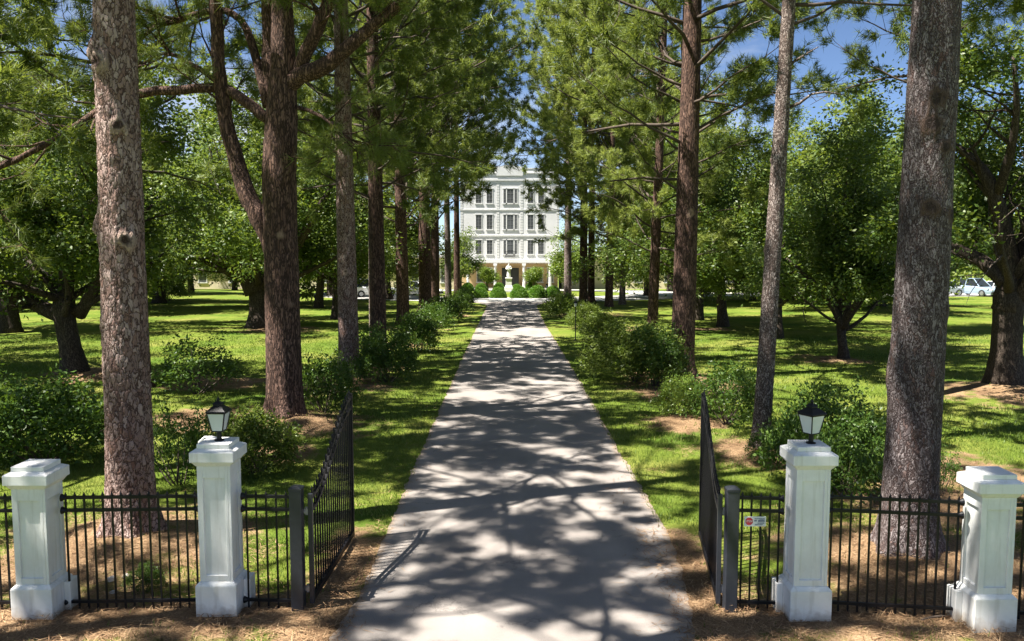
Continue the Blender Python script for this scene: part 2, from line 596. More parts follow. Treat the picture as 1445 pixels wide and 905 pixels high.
# driveway sheet
Vd, Fd, Ed = [], [], []
dys = list(np.arange(2.0, 26, 0.09)) + list(np.arange(26, 40, 0.25)) + list(np.arange(40, 74.1, 1.0))
cols = (-1.0, -0.93, -0.6, 0.0, 0.6, 0.93, 1.0)
for y in dys:
    hl = 1.86 + .12 * max(0, (10 - y) / 2) + 0.05 * noise.noise(Vector((0.3, y * 0.8, 0))) + 0.05 * noise.noise(Vector((4, y * 3.1, 0))) + 0.035 * noise.noise(Vector((4, y * 11, 3)))
    hr = float(np.interp(y, [2, 8.8, 11.5, 17, 27, 45], [1.9, 2.0, 2.3, 2.22, 2.12, 1.84])) + 0.05 * noise.noise(Vector((9.3, y * 0.8, 0))) + 0.05 * noise.noise(Vector((14, y * 3.1, 0))) + 0.035 * noise.noise(Vector((14, y * 11, 3)))
    fl = max(0.0, (y - 62) / 9.0)
    hl += 2.7 * fl ** 3
    hr += 2.6 * fl ** 3
    for c in cols:
        Vd.append((c * (hl if c < 0 else hr), y, gz0(y) + 0.012))
        Ed.append(1.0 if abs(c) == 1 else (0.55 if abs(c) > .9 else 0))
nc = len(cols)
for j in range(len(dys) - 1):
    for i in range(nc - 1):
        a = j * nc + i
        Fd += [a, a + 1, a + nc + 1, a + nc]
me = poly_mesh('driveway', Vd, 4, [M['asphalt']], None, Fd)
me.attributes.new('edge', 'FLOAT', 'POINT').data.foreach_set('value', Ed)
tag(link(bpy.data.objects.new('driveway', me)), 'straight grey asphalt drive', None, None, 'structure')

# turning circle and parking strip in front of the house
RC = (0.0, 92.0)
Vr, Fr = [], []
n = 96
for k in range(n + 1):
    a = 2 * PI * k / n
    for r in (12.6, 15, 18, 21.5):
        x, y = RC[0] + r * math.cos(a), RC[1] + r * math.sin(a)
        Vr.append((x, y, gz0(y) + 0.018))
for k in range(n):
    for i in range(3):
        a = k * 4 + i
        Fr += [a, a + 1, a + 5, a + 4]
me = poly_mesh('turning_circle', Vr, 4, [M['concrete']], None, Fr)
tag(link(bpy.data.objects.new('road', me)), 'pale circular drive before the white building', None, None, 'structure')
Vs, Fs = [], []
ysr = list(np.arange(82.0, 94.1, 1.5))
for y in ysr:
    for x in (20.0, 40.0, 60.0, 90.0):
        Vs.append((x, y, gz0(y) + 0.024))
for j in range(len(ysr) - 1):
    for i in range(3):
        a = j * 4 + i
        Fs += [a, a + 1, a + 5, a + 4]
me = poly_mesh('parking_strip', Vs, 4, [M['concrete']], None, Fs)
tag(link(bpy.data.objects.new('pavement', me)), 'pale parking strip at the far edge of the lawn', None, None, 'structure')

# grass blades (one uncountable mass)
rng = np.random.default_rng(11)


def in_straw(x, y):
    return straw_amount(x, y)


def grass_field(n, y0, y1, h, w, power=1.0):
    y = y0 + (y1 - y0) * rng.random(n) ** power
    x = (rng.random(n) * 2 - 1) * (y * 0.62 + 0.6)
    keep = np.where(x > 0, x > np.interp(y, [8, 8.8, 11.5, 17, 27, 45], [1.95, 1.96, 2.24, 2.16, 2.06, 1.8]), x < -1.80 - .12 * rng.random(n))
    x, y = x[keep], y[keep]
    st = np.array([straw_amount(a, b) for a, b in zip(x, y)])
    nz = np.array([noise.noise(Vector((a * 1.5, b * 1.5, 7))) for a, b in zip(x, y)])
    keep = rng.random(len(x)) > np.clip((st + nz * 0.9 - 0.25) / 0.35, 0, 0.985)
    x, y = x[keep], y[keep]
    z = np.array([gz(a, b) for a, b in zip(x, y)])
    m = len(x)
    a = rng.random(m) * 2 * PI
    hh = h * (0.5 + rng.random(m))
    le = (rng.random((m, 2)) - .5) * hh[:, None] * 1.3
    b0 = np.stack([x + np.cos(a) * w, y + np.sin(a) * w, z - .005], 1)
    b1 = np.stack([x - np.cos(a) * w, y - np.sin(a) * w, z - .005], 1)
    t = np.stack([x + le[:, 0], y + le[:, 1], z + hh], 1)
    return np.stack([b0, b1, t], 1).reshape(-1, 3)


GV = np.concatenate([grass_field(120000, 8.4, 18, 0.055, 0.006), grass_field(110000, 18, 40, 0.07, 0.013, 1.2)])
me = poly_mesh('grass', GV, 3, [M['grassblade']])
tag(link(bpy.data.objects.new('grass', me)), 'short blades of lawn grass beside the drive', 'grass', None, 'stuff')

# fallen pine needles on the bare soil
n = 85000
x = (rng.random(n) * 2 - 1) * 8.5
y = 8.3 + rng.random(n) ** 1.4 * 14
keep = np.array([(abs(a) > 1.8 and straw_amount(a, b) + .7 * noise.noise(Vector((a * 1.3, b * 1.3, 2))) > 0.3 + 0.5 * random.Random(i).random()) or (1.2 < abs(a) < 2.3 and random.Random(i + 7).random() < .10 * (abs(a) - 1.1)) for i, (a, b) in enumerate(zip(x, y))])
x, y = x[keep], y[keep]
z = np.array([gz(a, b) for a, b in zip(x, y)]) + 0.018 + rng.random(len(x)) * np.array([.015 + .09 * max(0, noise.noise(Vector((a * 2.1, b * 2.1, 5)))) for a, b in zip(x, y)])
a = rng.random(len(x)) * 2 * PI
ln = 0.09 + rng.random(len(x)) * 0.12
w = 0.0048
dx, dy = np.cos(a), np.sin(a)
tz = (rng.random(len(x)) - .4) * 0.05
SV = np.stack([np.stack([x - dy * w, y + dx * w, z], 1), np.stack([x + dy * w, y - dx * w, z], 1), np.stack([x + dx * ln, y + dy * ln, z + tz], 1)], 1)
me = poly_mesh('pine_straw', SV, 3, [M['straw']])
tag(link(bpy.data.objects.new('pine_straw', me)), 'fallen dry pine needles along the fence line', 'pine straw', None, 'stuff')


# ------------------------------------------------------------------ foliage builders (numpy)
def unit(a):
    return a / np.maximum(np.linalg.norm(a, axis=1, keepdims=True), 1e-9)


def leaves(C, R, per, size, rg, flat=0.7, upb=0.7, asp=0.5, droop=0.15, shell=False):
    """diamond leaves spread in gaussian clumps: C (k,3) centres, R (k) radii"""
    C = np.asarray(C, dtype=float)
    R = np.asarray(R, dtype=float)
    k = len(C)
    idx = np.repeat(np.arange(k), per)
    n = len(idx)
    d = rg.normal(size=(n, 3))
    if shell:
        d = unit(d) * (0.75 + 0.3 * rg.random((n, 1)))
    else:
        d *= 0.5
    d[:, 2] *= flat
    Pn = C[idx] + d * R[idx][:, None]
    ax = unit(rg.normal(size=(n, 3)) * np.array([1, 1, .6]) + d * 0.8 - np.array([0, 0, droop]))
    nn = unit(rg.normal(size=(n, 3)) + np.array([0, 0, upb]))
    sd = unit(np.cross(nn, ax))
    ln = (size * (0.6 + 0.8 * rg.random(n)))[:, None]
    wd = ln * asp
    fold = np.cross(sd, ax) * ln * 0.12
    return np.stack([Pn, Pn + ax * ln * .45 + sd * wd * .5 + fold, Pn + ax * ln, Pn + ax * ln * .45 - sd * wd * .5 + fold], 1).reshape(-1, 3)


def tufts(C, D, per, ln, w, rg, spread=0.75):
    """bursts of pine needles at C pointing along D, as slim triangles"""
    C = np.asarray(C, dtype=float)
    D = np.asarray(D, dtype=float)
    idx = np.repeat(np.arange(len(C)), per)
    n = len(idx)
    d = unit(D[idx] * 0.75 + rg.normal(size=(n, 3)) * spread + np.array([0, 0, 0.12]))
    lnn = (ln * (0.7 + 0.6 * rg.random(n)))[:, None]
    s = unit(np.cross(d, rg.normal(size=(n, 3))))
    base = C[idx] + rg.normal(size=(n, 3)) * 0.03
    return np.stack([base - s * w * .5, base + s * w * .5, base + d * lnn - np.array([0, 0, 1]) * lnn * 0.12], 1).reshape(-1, 3)


def rv(r, a=1.0):
    return Vector((r.uniform(-a, a), r.uniform(-a, a), r.uniform(-a, a)))


def limb_path(p0, d0, length, r, n=6, up=0.1, wander=0.25):
    pts = [Vector(p0)]
    d = Vector(d0).normalized()
    st = length / (n - 1)
    for i in range(n - 1):
        d = (d + rv(r, wander) + Vector((0, 0, up))).normalized()
        pts.append(pts[-1] + d * st)
    return pts


def taper(r0, r1, n, pw=1.0):
    return [r0 + (r1 - r0) * (i / (n - 1)) ** pw for i in range(n)]


# ------------------------------------------------------------------ pine crowns
def pine_crown(name, seed, hb, ht, lmax, nb, nsub, ntuft, per, nl, nw, mat, lean=0.15, low=0.75, sector=None):
    """boughs and needle tufts about the z axis between heights hb and ht"""
    r = random.Random(seed)
    rg = np.random.default_rng(seed)
    wood = MB()
    TC, TD = [], []
    for i in range(nb):
        t = (i + r.random()) / nb
        h = hb + (ht - hb) * t
        prof = (low + (1 - low) * min(1, t / 0.3)) * (1 - 0.75 * max(0, (t - 0.6) / 0.4) ** 1.4)
        ln = lmax * prof * r.uniform(0.6, 1.1)
        az = i * 2.39996 + r.uniform(-.5, .5)
        if sector:
            az = sector[0] + (r.random() - .5) * sector[1]
        el = rad(r.uniform(-5, 25)) + t * rad(35)
        d = Vector((math.cos(az) * math.cos(el), math.sin(az) * math.cos(el), math.sin(el)))
        p = limb_path((0, 0, h), d, ln, r, 7, 0.05, 0.24)
        r0 = 0.014 + 0.010 * ln
        wood.tube(p, taper(r0, 0.008, 7), 5)
        for s in range(nsub):
            q = 0.22 + 0.78 * (s + r.random()) / nsub
            j = min(5, int(q * 6))
            f = q * 6 - j
            pt = p[j].lerp(p[j + 1], min(1, f))
            dd = (p[j + 1] - p[j]).normalized()
            sd = (dd + rv(r, .9) + Vector((0, 0, .15))).normalized()
            sl = ln * r.uniform(.16, .34) + 0.25
            sp = limb_path(pt, sd, sl, r, 4, 0.12, 0.2)
            wood.tube(sp, taper(0.012, 0.005, 4), 3, cap=False)
            for k in range(ntuft):
                a = 0.55 + 0.45 * (k + r.random()) / ntuft
                jj = min(2, int(a * 3))
                c = sp[jj].lerp(sp[jj + 1], a * 3 - jj) + rv(r, .17)
                TC.append(c)
                TD.append((sp[jj + 1] - sp[jj]).normalized())
    NV = tufts(TC, TD, per, nl, nw, rg)
    return wood, NV


def crown_mesh(name, wood, V, nper, leaf_mat, wood_mat):
    """foliage as one mesh plus wood as a second, both for one tree"""
    fol = poly_mesh(name, V, nper, [leaf_mat])
    wm = bpy.data.meshes.new(name + '_boughs')
    wm.from_pydata(wood.v, [], wood.f)
    wm.materials.append(wood_mat)
    wm.polygons.foreach_set('use_smooth', [True] * len(wm.polygons))
    return fol, wm


PC = {}
for key, a in {
    'high': (101, 9.0, 24, 5.4, 27, 5, 22, 20, .25, .017, 'needle'),
    'shade': (106, 9.0, 24, 5.6, 42, 6, 20, 20, .25, .017, 'needle'),
    'mid': (102, 6.4, 23, 5.6, 54, 6, 15, 16, .30, .024, 'needle'),
    'low': (103, 3.6, 22, 5.6, 64, 6, 15, 15, .31, .028, 'needle_b'),
    'far': (104, 5.0, 25, 7.6, 74, 7, 13, 12, .38, .046, 'needle'),
    'farb': (105, 3.8, 25, 7.4, 76, 7, 13, 12, .38, .046, 'needle_b'),
}.items():
    w, nv = pine_crown(key, a[0], a[1], a[2], a[3], a[4], a[5], a[6], a[7], a[8], a[9], M[a[10]])
    PC[key] = crown_mesh('pine_needles', w, nv, 3, M[a[10]], M['twig'])


def trunk_mesh(path, rads, sides, rings, bumpy, knots=(), flare=0.35, flare_h=0.7, seed=0, plate=0.0):
    """bark-rough tapered trunk; path in local coordinates; knots: (z, azimuth, radius, height, colour)"""
    ts = [i / (len(path) - 1) for i in range(len(path))]
    path = [Vector(p) for p in path]

    def samp(t):
        for i in range(len(ts) - 1):
            if t <= ts[i + 1] + 1e-9:
                f = (t - ts[i]) / (ts[i + 1] - ts[i])
                return path[i].lerp(path[i + 1], f), rads[i] + (rads[i + 1] - rads[i]) * f
        return path[-1], rads[-1]
    V, K = [], []
    # rings are denser low down where the photo sees the bark
    for i in range(rings):
        t = (i / (rings - 1)) ** 1.35
        c, rr = samp(t)
        zz = c.z
        for k in range(sides):
            a = 2 * PI * k / sides
            ca, sa = math.cos(a), math.sin(a)
            fl = 1 + flare * math.exp(-max(0, zz) / flare_h * 2.2) * (1 + .3 * math.sin(a * 3 + seed * 1.7)) + .25 * flare * math.exp(-max(0, zz) / .2) * max(0, math.sin(a * 5 + seed))
            lob = 1 + 0.10 * math.exp(-max(0, zz) / flare_h * 1.6) * math.sin(a * 5 + seed)
            nv = noise.noise(Vector((ca * 2.2 + seed, sa * 2.2, zz * 0.9)))
            nf = noise.noise(Vector((ca * 9 + seed, sa * 9, zz * 5)))
            r_ = rr * fl * lob * (1 + bumpy * 0.5 * nv) + rr * bumpy * 0.28 * nf
            if plate:
                d = noise.voronoi(Vector((ca * rr * 16, sa * rr * 16, zz * 8)) + noise.noise_vector(Vector((ca * 3, sa * 3, zz * 3))) * .35, distance_metric='DISTANCE')[0]
                r_ += plate * (min(0.35, d[1] - d[0]) / 0.35 - 0.6)
            kn = 0.0
            for kz, ka, kr, kh, kc in knots:
                da = (a - ka + PI) % (2 * PI) - PI
                q = ((da * rr) ** 2 + (zz - kz) ** 2) / (kr * kr) * max(.35, 1 + 1.3 * nf + .9 * noise.noise(Vector((ca * 4, sa * 4, zz * 4 + kz))))
                if q < 6:
                    g = math.exp(-q * 1.3)
                    r_ += kh * (g - (0.9 * math.exp(-q * 9) if kh > 0.03 else 0))
                    kn = max(kn, kc * math.exp(-q * 1.5) * (1 + 0.5 * nf))
            V.append((c.x + ca * r_, c.y + sa * r_, zz))
            K.append(max(0, min(1, kn)))
    F = []
    for i in range(rings - 1):
        for k in range(sides):
            k2 = (k + 1) % sides
            F += [i * sides + k, i * sides + k2, (i + 1) * sides + k2, (i + 1) * sides + k]
    return V, F, K


def pine(px, base, r0, top_shift, mat, crown, label, H=22.0, sides=40, rings=150, bumpy=0.06, knots=(), scale=1.0, rz=0.0, seed=0, plate=0.0, flare=.3, zoff=0.0, boughs=True, group='pine trees lining the drive', bend=0.0):
    """one avenue pine > trunk, crown, boughs.  top_shift: x,y lean in metres over 10 m of height"""
    x, y = base
    root = empty('pine_tree', (x, y, gz(x, y)))
    tag(root, label, 'tree', group)
    lx, ly = top_shift
    pth, rr = [], []
    for i in range(9):
        t = i / 8
        h = t * H
        wob = bend * math.sin(t * 5 + seed)
        pth.append((lx * h / 10 + wob, ly * h / 10, h - 0.15))
        rr.append(r0 * (1 - 0.75 * t ** 1.2))
    V, F, K = trunk_mesh(pth, rr, sides, rings, bumpy, knots, flare, 0.6, seed, plate)
    me = poly_mesh('trunk', V, 4, [mat], None, F)
    me.attributes.new('knot', 'FLOAT', 'POINT').data.foreach_set('value', K)
    me.polygons.foreach_set('use_smooth', [True] * len(me.polygons))
    link(bpy.data.objects.new('trunk', me), root)
    if crown:
        sh = Matrix(((1, 0, lx / 10, 0), (0, 1, ly / 10, 0), (0, 0, 1, 0), (0, 0, 0, 1)))
        for nm, dat in (('crown', PC[crown][0]), ('boughs', PC[crown][1])):
            o = link(bpy.data.objects.new(nm, dat), root)
            o.location = (0, 0, zoff)
            o.matrix_local = sh @ Matrix.Translation((0, 0, zoff)) @ Matrix.Rotation(rz, 4, 'Z') @ Matrix.Scale(scale, 4)
    return root


K1 = [(6.55, -2.0, .14, .12, .95), (5.7, -1.15, .12, .11, .9), (4.15, -1.05, .12, .12, .9), (4.35, 2.9, .15, .16, .7), (3.0, -2.3, .10, .03, .3), (2.35, -1.9, .09, .025, .2), (6.75, 2.7, .2, .12, .3)]
pine('L1', P_L1, .325, (0.06, .0), M['bark1'], 'high', 'tall pine with pinkish plated bark and knots behind the left fence panel', 24, 112, 420, .05, K1, 1.0, 0.4, 1, 0.016)
K2 = [(5.6, -1.95, .13, .07, 1.0), (5.3, -1.4, .10, .06, .9), (5.9, -1.8, .15, .055, .8), (4.55, -1.85, .13, .04, .8), (4.45, -.75, .12, .02, .9), (2.3, 2.8, .15, .06, .5), (3.2, -.6, .1, .02, .3), (1.6, -1.9, .1, .02, .3)]
pine('R1', P_R1, .355, (0.12, .0), M['bark3'], 'high', 'thick grey barked pine with brown wounds behind the right fence panel', 24, 112, 380, .045, K2, 1.05, 2.4, 2, 0.004)
L3 = pine('L3', P_L3, .33, (-.06, 0), M['bark1'], 'mid', 'pale barked pine beside the straw mound, third along the left of the drive', 23, 48, 200, .07, ((3.2, -1.5, .1, .05, .8),), 1.0, 1.3, 3, .01)
pine('L3b', (P_L3[0] + .55, P_L3[1] + 2.6), .30, (-.05, 0), M['bark2'], 'mid', 'dark pine standing close behind the pale barked pine left of the drive', 23, 32, 90, .06, (), .9, 4.0, 4)
pine('L4', P_L4, .30, (.0, 0), M['bark4'], 'mid', 'straight speckled pine trunk rising from the shrubs left of the drive', 22, 40, 120, .07, (), .95, 2.2, 5, .01)
pine('L5', at(569, 458), .36, (-.1, 0), M['bark2'], 'far', 'dark brown pine before the parked white cars left of the drive', 24, 32, 90, .06, (), 1.0, .5, 6)
pine('L6', at(600, 440), .44, (.0, 0), M['bark2'], 'far', 'thickest dark pine near the far end of the left row', 25, 32, 80, .06, (), 1.05, 5.1, 7)
pine('L7', at(614, 436), .33, (.05, 0), M['bark2'], 'far', 'dark pine touching the thickest trunk in the left row', 24, 24, 60, .06, (), .95, 1.9, 8, zoff=2.5)
pine('L8', at(633, 431), .26, (-.1, 0), M['bark4'], 'far', 'slim pale sunlit pine close to the far end of the left row', 23, 24, 60, .06, (), .9, 3.3, 9, zoff=5.0)
pine('L9', at(645, 427), .27, (.0, 0), M['bark2'], 'farb', 'last pine of the left row, beside the building front', 23, 24, 60, .06, (), .85, 2.7, 10, zoff=7.0)
pine('R2', P_R2, .18, (.36, 0), M['bark4'], 'mid', 'slender leaning speckled pine between the gate and the thick grey pine', 20, 48, 220, .10, ((5.8, 2.6, .08, .03, .4), (4.0, 2.9, .07, .03, .4)), .75, .9, 11, .01, zoff=3.5)
_r2 = [o_ for o_ in bpy.data.objects if o_.get('label', '').startswith('slender leaning')][0]
_o = Vector(_r2.location)
_q = [pl(u_, v_, P_R2[1] + d_) - _o for u_, v_, d_ in ((1112, 152, 0), (1128, 146, -.1), (1145, 133, -.2), (1165, 130, -.25), (1192, 134, -.3))]
MB().tube(_q, (.035, .03, .024, .018, .008), 7).build('dead_branch', M['bark4'], _r2, smooth=True)
_q = [pl(u_, v_, P_R2[1] + d_) - _o for u_, v_, d_ in ((1116, 90, 0), (1132, 80, -.1), (1155, 66, -.2))]
MB().tube(_q, (.03, .022, .008), 7).build('dead_branch', M['bark4'], _r2, smooth=True)
pine('R3', P_R3, .38, (.12, 0), M['bark2'], 'mid', 'dark brown pine standing at the near end of the azalea row', 24, 48, 180, .06, ((5.0, -1.4, .15, .02, .6),), 1.1, 3.9, 12, .006)
pine('R4', P_R4, .26, (.25, 0), M['bark2'], 'low', 'dark slim pine leaning right behind the biggest azalea', 22, 32, 90, .06, (), .95, 1.1, 13)
pine('R5', at(878, 430), .25, (.0, 0), M['bark4'], 'low', 'thin pine with light bark behind the lamp post on the drive', 22, 24, 60, .06, (), .9, 2.0, 14)
pine('R6', at(859, 433), .30, (.12, 0), M['bark2'], 'farb', 'reddish brown pine rising above the round azalea by the lamp post', 23, 24, 60, .06, (), .95, 4.2, 15)
pine('R7', at(834, 427), .30, (.0, 0), M['bark2'], 'farb', 'dark pine in the middle of the far trunks right of the drive', 23, 24, 60, .06, (), .95, 5.2, 16, zoff=2.5)
pine('R8', at(823, 430), .33, (.0, 0), M['bark2'], 'low', 'dark pine behind the yellow green shrub at the drive end', 24, 24, 60, .06, (), .95, .3, 17, zoff=4.5)
pine('R9', at(801, 421), .36, (.0, 0), M['bark4'], 'farb', 'last pine of the right row, next to the leafy tree by the porch', 25, 24, 60, .06, (), .95, 3.0, 18, zoff=7.0)


# ------------------------------------------------------------------ the forked pine by the drive (its limbs follow the photo)
def forked_pine():
    x, y = P_L2
    g = gz(x, y)
    root = empty('pine_tree', (x, y, g))
    tag(root, 'big forked pine with thick curving limbs and brown bark left of the drive', 'tree', 'pine trees lining the drive')
    org = Vector((x, y, g))

    def W(u, v, dy=0.0):
        return pl(u, v, y + dy) - org
    pix = [(403, 612), (402, 560), (400, 500), (398, 400), (396, 330), (394, 250), (397, 170), (400, 90), (398, 0), (396, -120), (398, -330), (400, -600)]
    pth = [W(u, v) for u, v in pix]
    k = y / FPX
    rr = [r * k for r in (26, 25, 24.5, 24, 23, 23.5, 22, 17, 14, 12, 8, 3)]
    V, F, K = trunk_mesh(pth, rr, 56, 240, .05, ((4.2, -1.3, .12, .03, .5), (2.6, -.8, .1, .02, .3)), .22, .6, 21, .008)
    me = poly_mesh('trunk', V, 4, [M['bark2']], None, F)
    me.attributes.new('knot', 'FLOAT', 'POINT').data.foreach_set('value', K)
    me.polygons.foreach_set('use_smooth', [True] * len(me.polygons))
    link(bpy.data.objects.new('trunk', me), root)
    limbs = [
        ([(392, 372), (372, 318), (352, 282), (335, 232), (319, 170), (310, 110), (306, 50), (303, -30), (296, -140)], (15, 14, 12.5, 11.5, 10.5, 9.5, 9, 8, 5), (0, .2, .3, .4, .4, .3, .2, 0, 0)),
        ([(392, 178), (368, 160), (342, 140), (312, 124), (258, 127), (205, 131), (150, 150), (105, 182), (60, 206), (0, 236), (-60, 260)], (9, 8, 7.5, 7, 6.5, 6, 5.5, 5, 4, 3.5, 2), (0, 0, .1, .4, .2, 0, -.3, -.6, -1, -1.4, -2)),
        ([(402, 125), (425, 106), (455, 96), (480, 76), (515, 46), (560, 10), (600, -30)], (13, 12, 11, 10, 8, 7, 4), (0, -.2, -.4, -.5, -.6, -.8, -1)),
        ([(418, 112), (432, 75), (447, 45), (462, 5), (478, -60)], (10, 9.5, 9, 8, 5), (0, -.3, -.4, -.5, -.5)),
        ([(395, 190), (384, 110), (383, 40), (378, -20), (360, -150)], (15, 14, 13, 12, 6), (0, .25, .3, .3, .3)),
        ([(378, 150), (355, 60), (330, 20), (290, 16), (255, 28), (215, 40), (185, 75)], (7, 6, 5, 4.5, 4, 3, 2), (0, .4, .7, .9, 1.0, 1.0, 1.0)),
        ([(415, 150), (445, 160), (470, 178), (500, 205)], (3, 2.6, 2, 1.2), (0, -.3, -.5, -.6)),
        ([(312, 120), (270, 90), (230, 76), (195, 95)], (4, 3, 2.4, 1.6), (.4, .8, 1.2, 1.4)),
    ]
    r = random.Random(5)
    rg = np.random.default_rng(5)
    wood = MB()
    TC, TD = [], []
    for pixs, ws, dys_ in limbs:
        raw = [W(u, v, d) for (u, v), d in zip(pixs, dys_)]
        pts, rs = [], []
        for i in range(len(raw) - 1):
            for f in (0, .33, .67):
                q0, q1, q2, q3 = raw[max(0, i - 1)], raw[i], raw[i + 1], raw[min(len(raw) - 1, i + 2)]
                pts.append(0.5 * ((2 * q1) + (q2 - q0) * f + (2 * q0 - 5 * q1 + 4 * q2 - q3) * f * f + (3 * q1 - q0 - 3 * q2 + q3) * f ** 3) + rv(r, .015))
                rs.append((ws[i] + (ws[i + 1] - ws[i]) * f) * k * (1 + r.uniform(-.05, .05)))
        pts.append(raw[-1])
        rs.append(ws[-1] * k)
        wood.tube(pts, rs, 14)
        # side boughs with needles towards the limb ends
        for q in range(9):
            j = int(len(pts) * r.uniform(.5, .98))
            j = min(j, len(pts) - 2)
            d = ((pts[j + 1] - pts[j]).normalized() * .7 + rv(r, 1.0) + Vector((0, 0, .2))).normalized()
            bp = limb_path(pts[j], d, r.uniform(.9, 2.2), r, 6, 0.08, .25)
            wood.tube(bp, taper(min(.035, rs[j] * .6), .008, 6), 5)
            for s in range(5):
                jj = r.randint(2, 4)
                sp = limb_path(bp[jj], (d + rv(r, 1.1)).normalized(), r.uniform(.35, .8), r, 4, .1, .2)
                wood.tube(sp, taper(.01, .005, 4), 3, cap=False)
                for t in range(7):
                    a = r.uniform(.3, 1.0) * 3
                    b = min(2, int(a))
                    TC.append(sp[b].lerp(sp[b + 1], a - b) + rv(r, .08))
                    TD.append((sp[b + 1] - sp[b]).normalized())
    wood.build('limb', M['bark2'], root, smooth=True)
    w2, nv2 = pine_crown('x', 77, 9.5, 21, 5.2, 42, 6, 12, 16, .30, .015, None)
    NV = np.concatenate([tufts(TC, TD, 16, .28, .011, rg), nv2.reshape(-1, 3)])
    link(bpy.data.objects.new('crown', poly_mesh('pine_needles', NV, 3, [M['needle']])), root)
    w2.build('boughs', M['twig'], root, smooth=True)


forked_pine()


# ------------------------------------------------------------------ broadleaf trees
def oak_parts(seed, fork_h, r0, spread, height, n_limb, nleaf, size, leafm, clump_r=.75, low=-.05, limbs=None, bare=0.25, dens=1.0, sides=14, side_n=5, lead=True, keep=None):
    r = random.Random(seed)
    rg = np.random.default_rng(seed)
    wood = MB()
    top = Vector((r.uniform(-.2, .2), r.uniform(-.2, .2), fork_h))
    tp = [Vector((0, 0, -0.2)), Vector((0, 0, .25)), Vector((top.x * .3, top.y * .3, fork_h * .35)), Vector((top.x * .7, top.y * .7, fork_h * .7)), top, top + Vector((0, 0, fork_h * .22))]
    wood.tube(tp, [r0 * 1.6, r0 * 1.22, r0, r0 * .95, r0 * 1.0, r0 * .6], sides)
    C, R = [], []

    def grow(p, rads):
        n = len(p)
        wood.tube(p, rads, max(5, sides - 5))
        ln = sum((p[i + 1] - p[i]).length for i in range(n - 1))
        for s in range(side_n):
            q = bare + (1 - bare) * (s + r.random()) / side_n
            j = min(n - 2, int(q * (n - 1)))
            pt = p[j].lerp(p[j + 1], q * (n - 1) - j)
            dd = ((p[j + 1] - p[j]).normalized() * .6 + rv(r, .95) + Vector((0, 0, .12))).normalized()
            sl = ln * r.uniform(.22, .42) + .3
            sp = limb_path(pt, dd, sl, r, 5, .05, .3)
            wood.tube(sp, taper(max(.015, rads[j] * .45), .008, 5), 5)
            for k in range(3):
                C.append(sp[2 + min(2, k)] + rv(r, .3))
                R.append(clump_r * r.uniform(.7, 1.25))
            for t in range(2):
                tp2 = limb_path(sp[r.randint(1, 3)], (dd + rv(r, 1.0)).normalized(), sl * .6, r, 4, .0, .3)
                wood.tube(tp2, taper(.014, .005, 4), 4, cap=False)
                C.append(tp2[-1])
                R.append(clump_r * r.uniform(.6, 1.1))
        C.append(p[-1])
        R.append(clump_r)
    if limbs:
        for pts, ws in limbs:
            pts = [Vector(q) for q in pts]
            fine, fr = [], []
            for i in range(len(pts) - 1):
                for f in (0, .5):
                    q0, q1, q2, q3 = pts[max(0, i - 1)], pts[i], pts[i + 1], pts[min(len(pts) - 1, i + 2)]
                    fine.append(0.5 * ((2 * q1) + (q2 - q0) * f + (2 * q0 - 5 * q1 + 4 * q2 - q3) * f * f + (3 * q1 - q0 - 3 * q2 + q3) * f ** 3))
                    fr.append(ws[i] + (ws[i + 1] - ws[i]) * f)
            fine.append(pts[-1])
            fr.append(ws[-1])
            grow(fine, fr)
    for i in range(n_limb):
        az = 2 * PI * i / n_limb + r.uniform(-.4, .4)
        tier = i % 3
        el = rad((8, 32, 58)[tier] + r.uniform(-8, 8)) + low
        d = Vector((math.cos(az) * math.cos(el), math.sin(az) * math.cos(el), math.sin(el)))
        ln = spread * (1.05, .95, .75)[tier] * r.uniform(.85, 1.1)
        st = tp[3].lerp(tp[5], r.random())
        p = limb_path(st, d, ln, r, 8, (.06, .08, .05)[tier], .17)
        grow(p, taper(r0 * r.uniform(.38, .5), .02, 8, .8))
    if lead:
        for q in range(3):
            p = limb_path(tp[4], (r.uniform(-.35, .35), r.uniform(-.35, .35), 1), (height - fork_h) * r.uniform(.75, .95), r, 8, .1, .15)
            grow(p, taper(r0 * .45, .02, 8, .8))
    if keep:
        kk = [i for i, c_ in enumerate(C) if keep(c_)]
        C, R = [C[i] for i in kk], [R[i] for i in kk]
    per = max(4, int(nleaf / len(C)))
    LV = leaves(C, R, per, size, rg, .75, .7, .5)
    return wood, LV


def tree_object(name, loc, wood, LV, wmat, lmat, label, group=None, rz=0, cat='tree', wname='trunk', fname='crown'):
    root = empty(name, loc, rz)
    tag(root, label, cat, group)
    wood.build(wname, wmat, root, smooth=True)
    link(bpy.data.objects.new(fname, poly_mesh(fname, LV, 4, [lmat])), root)
    return root


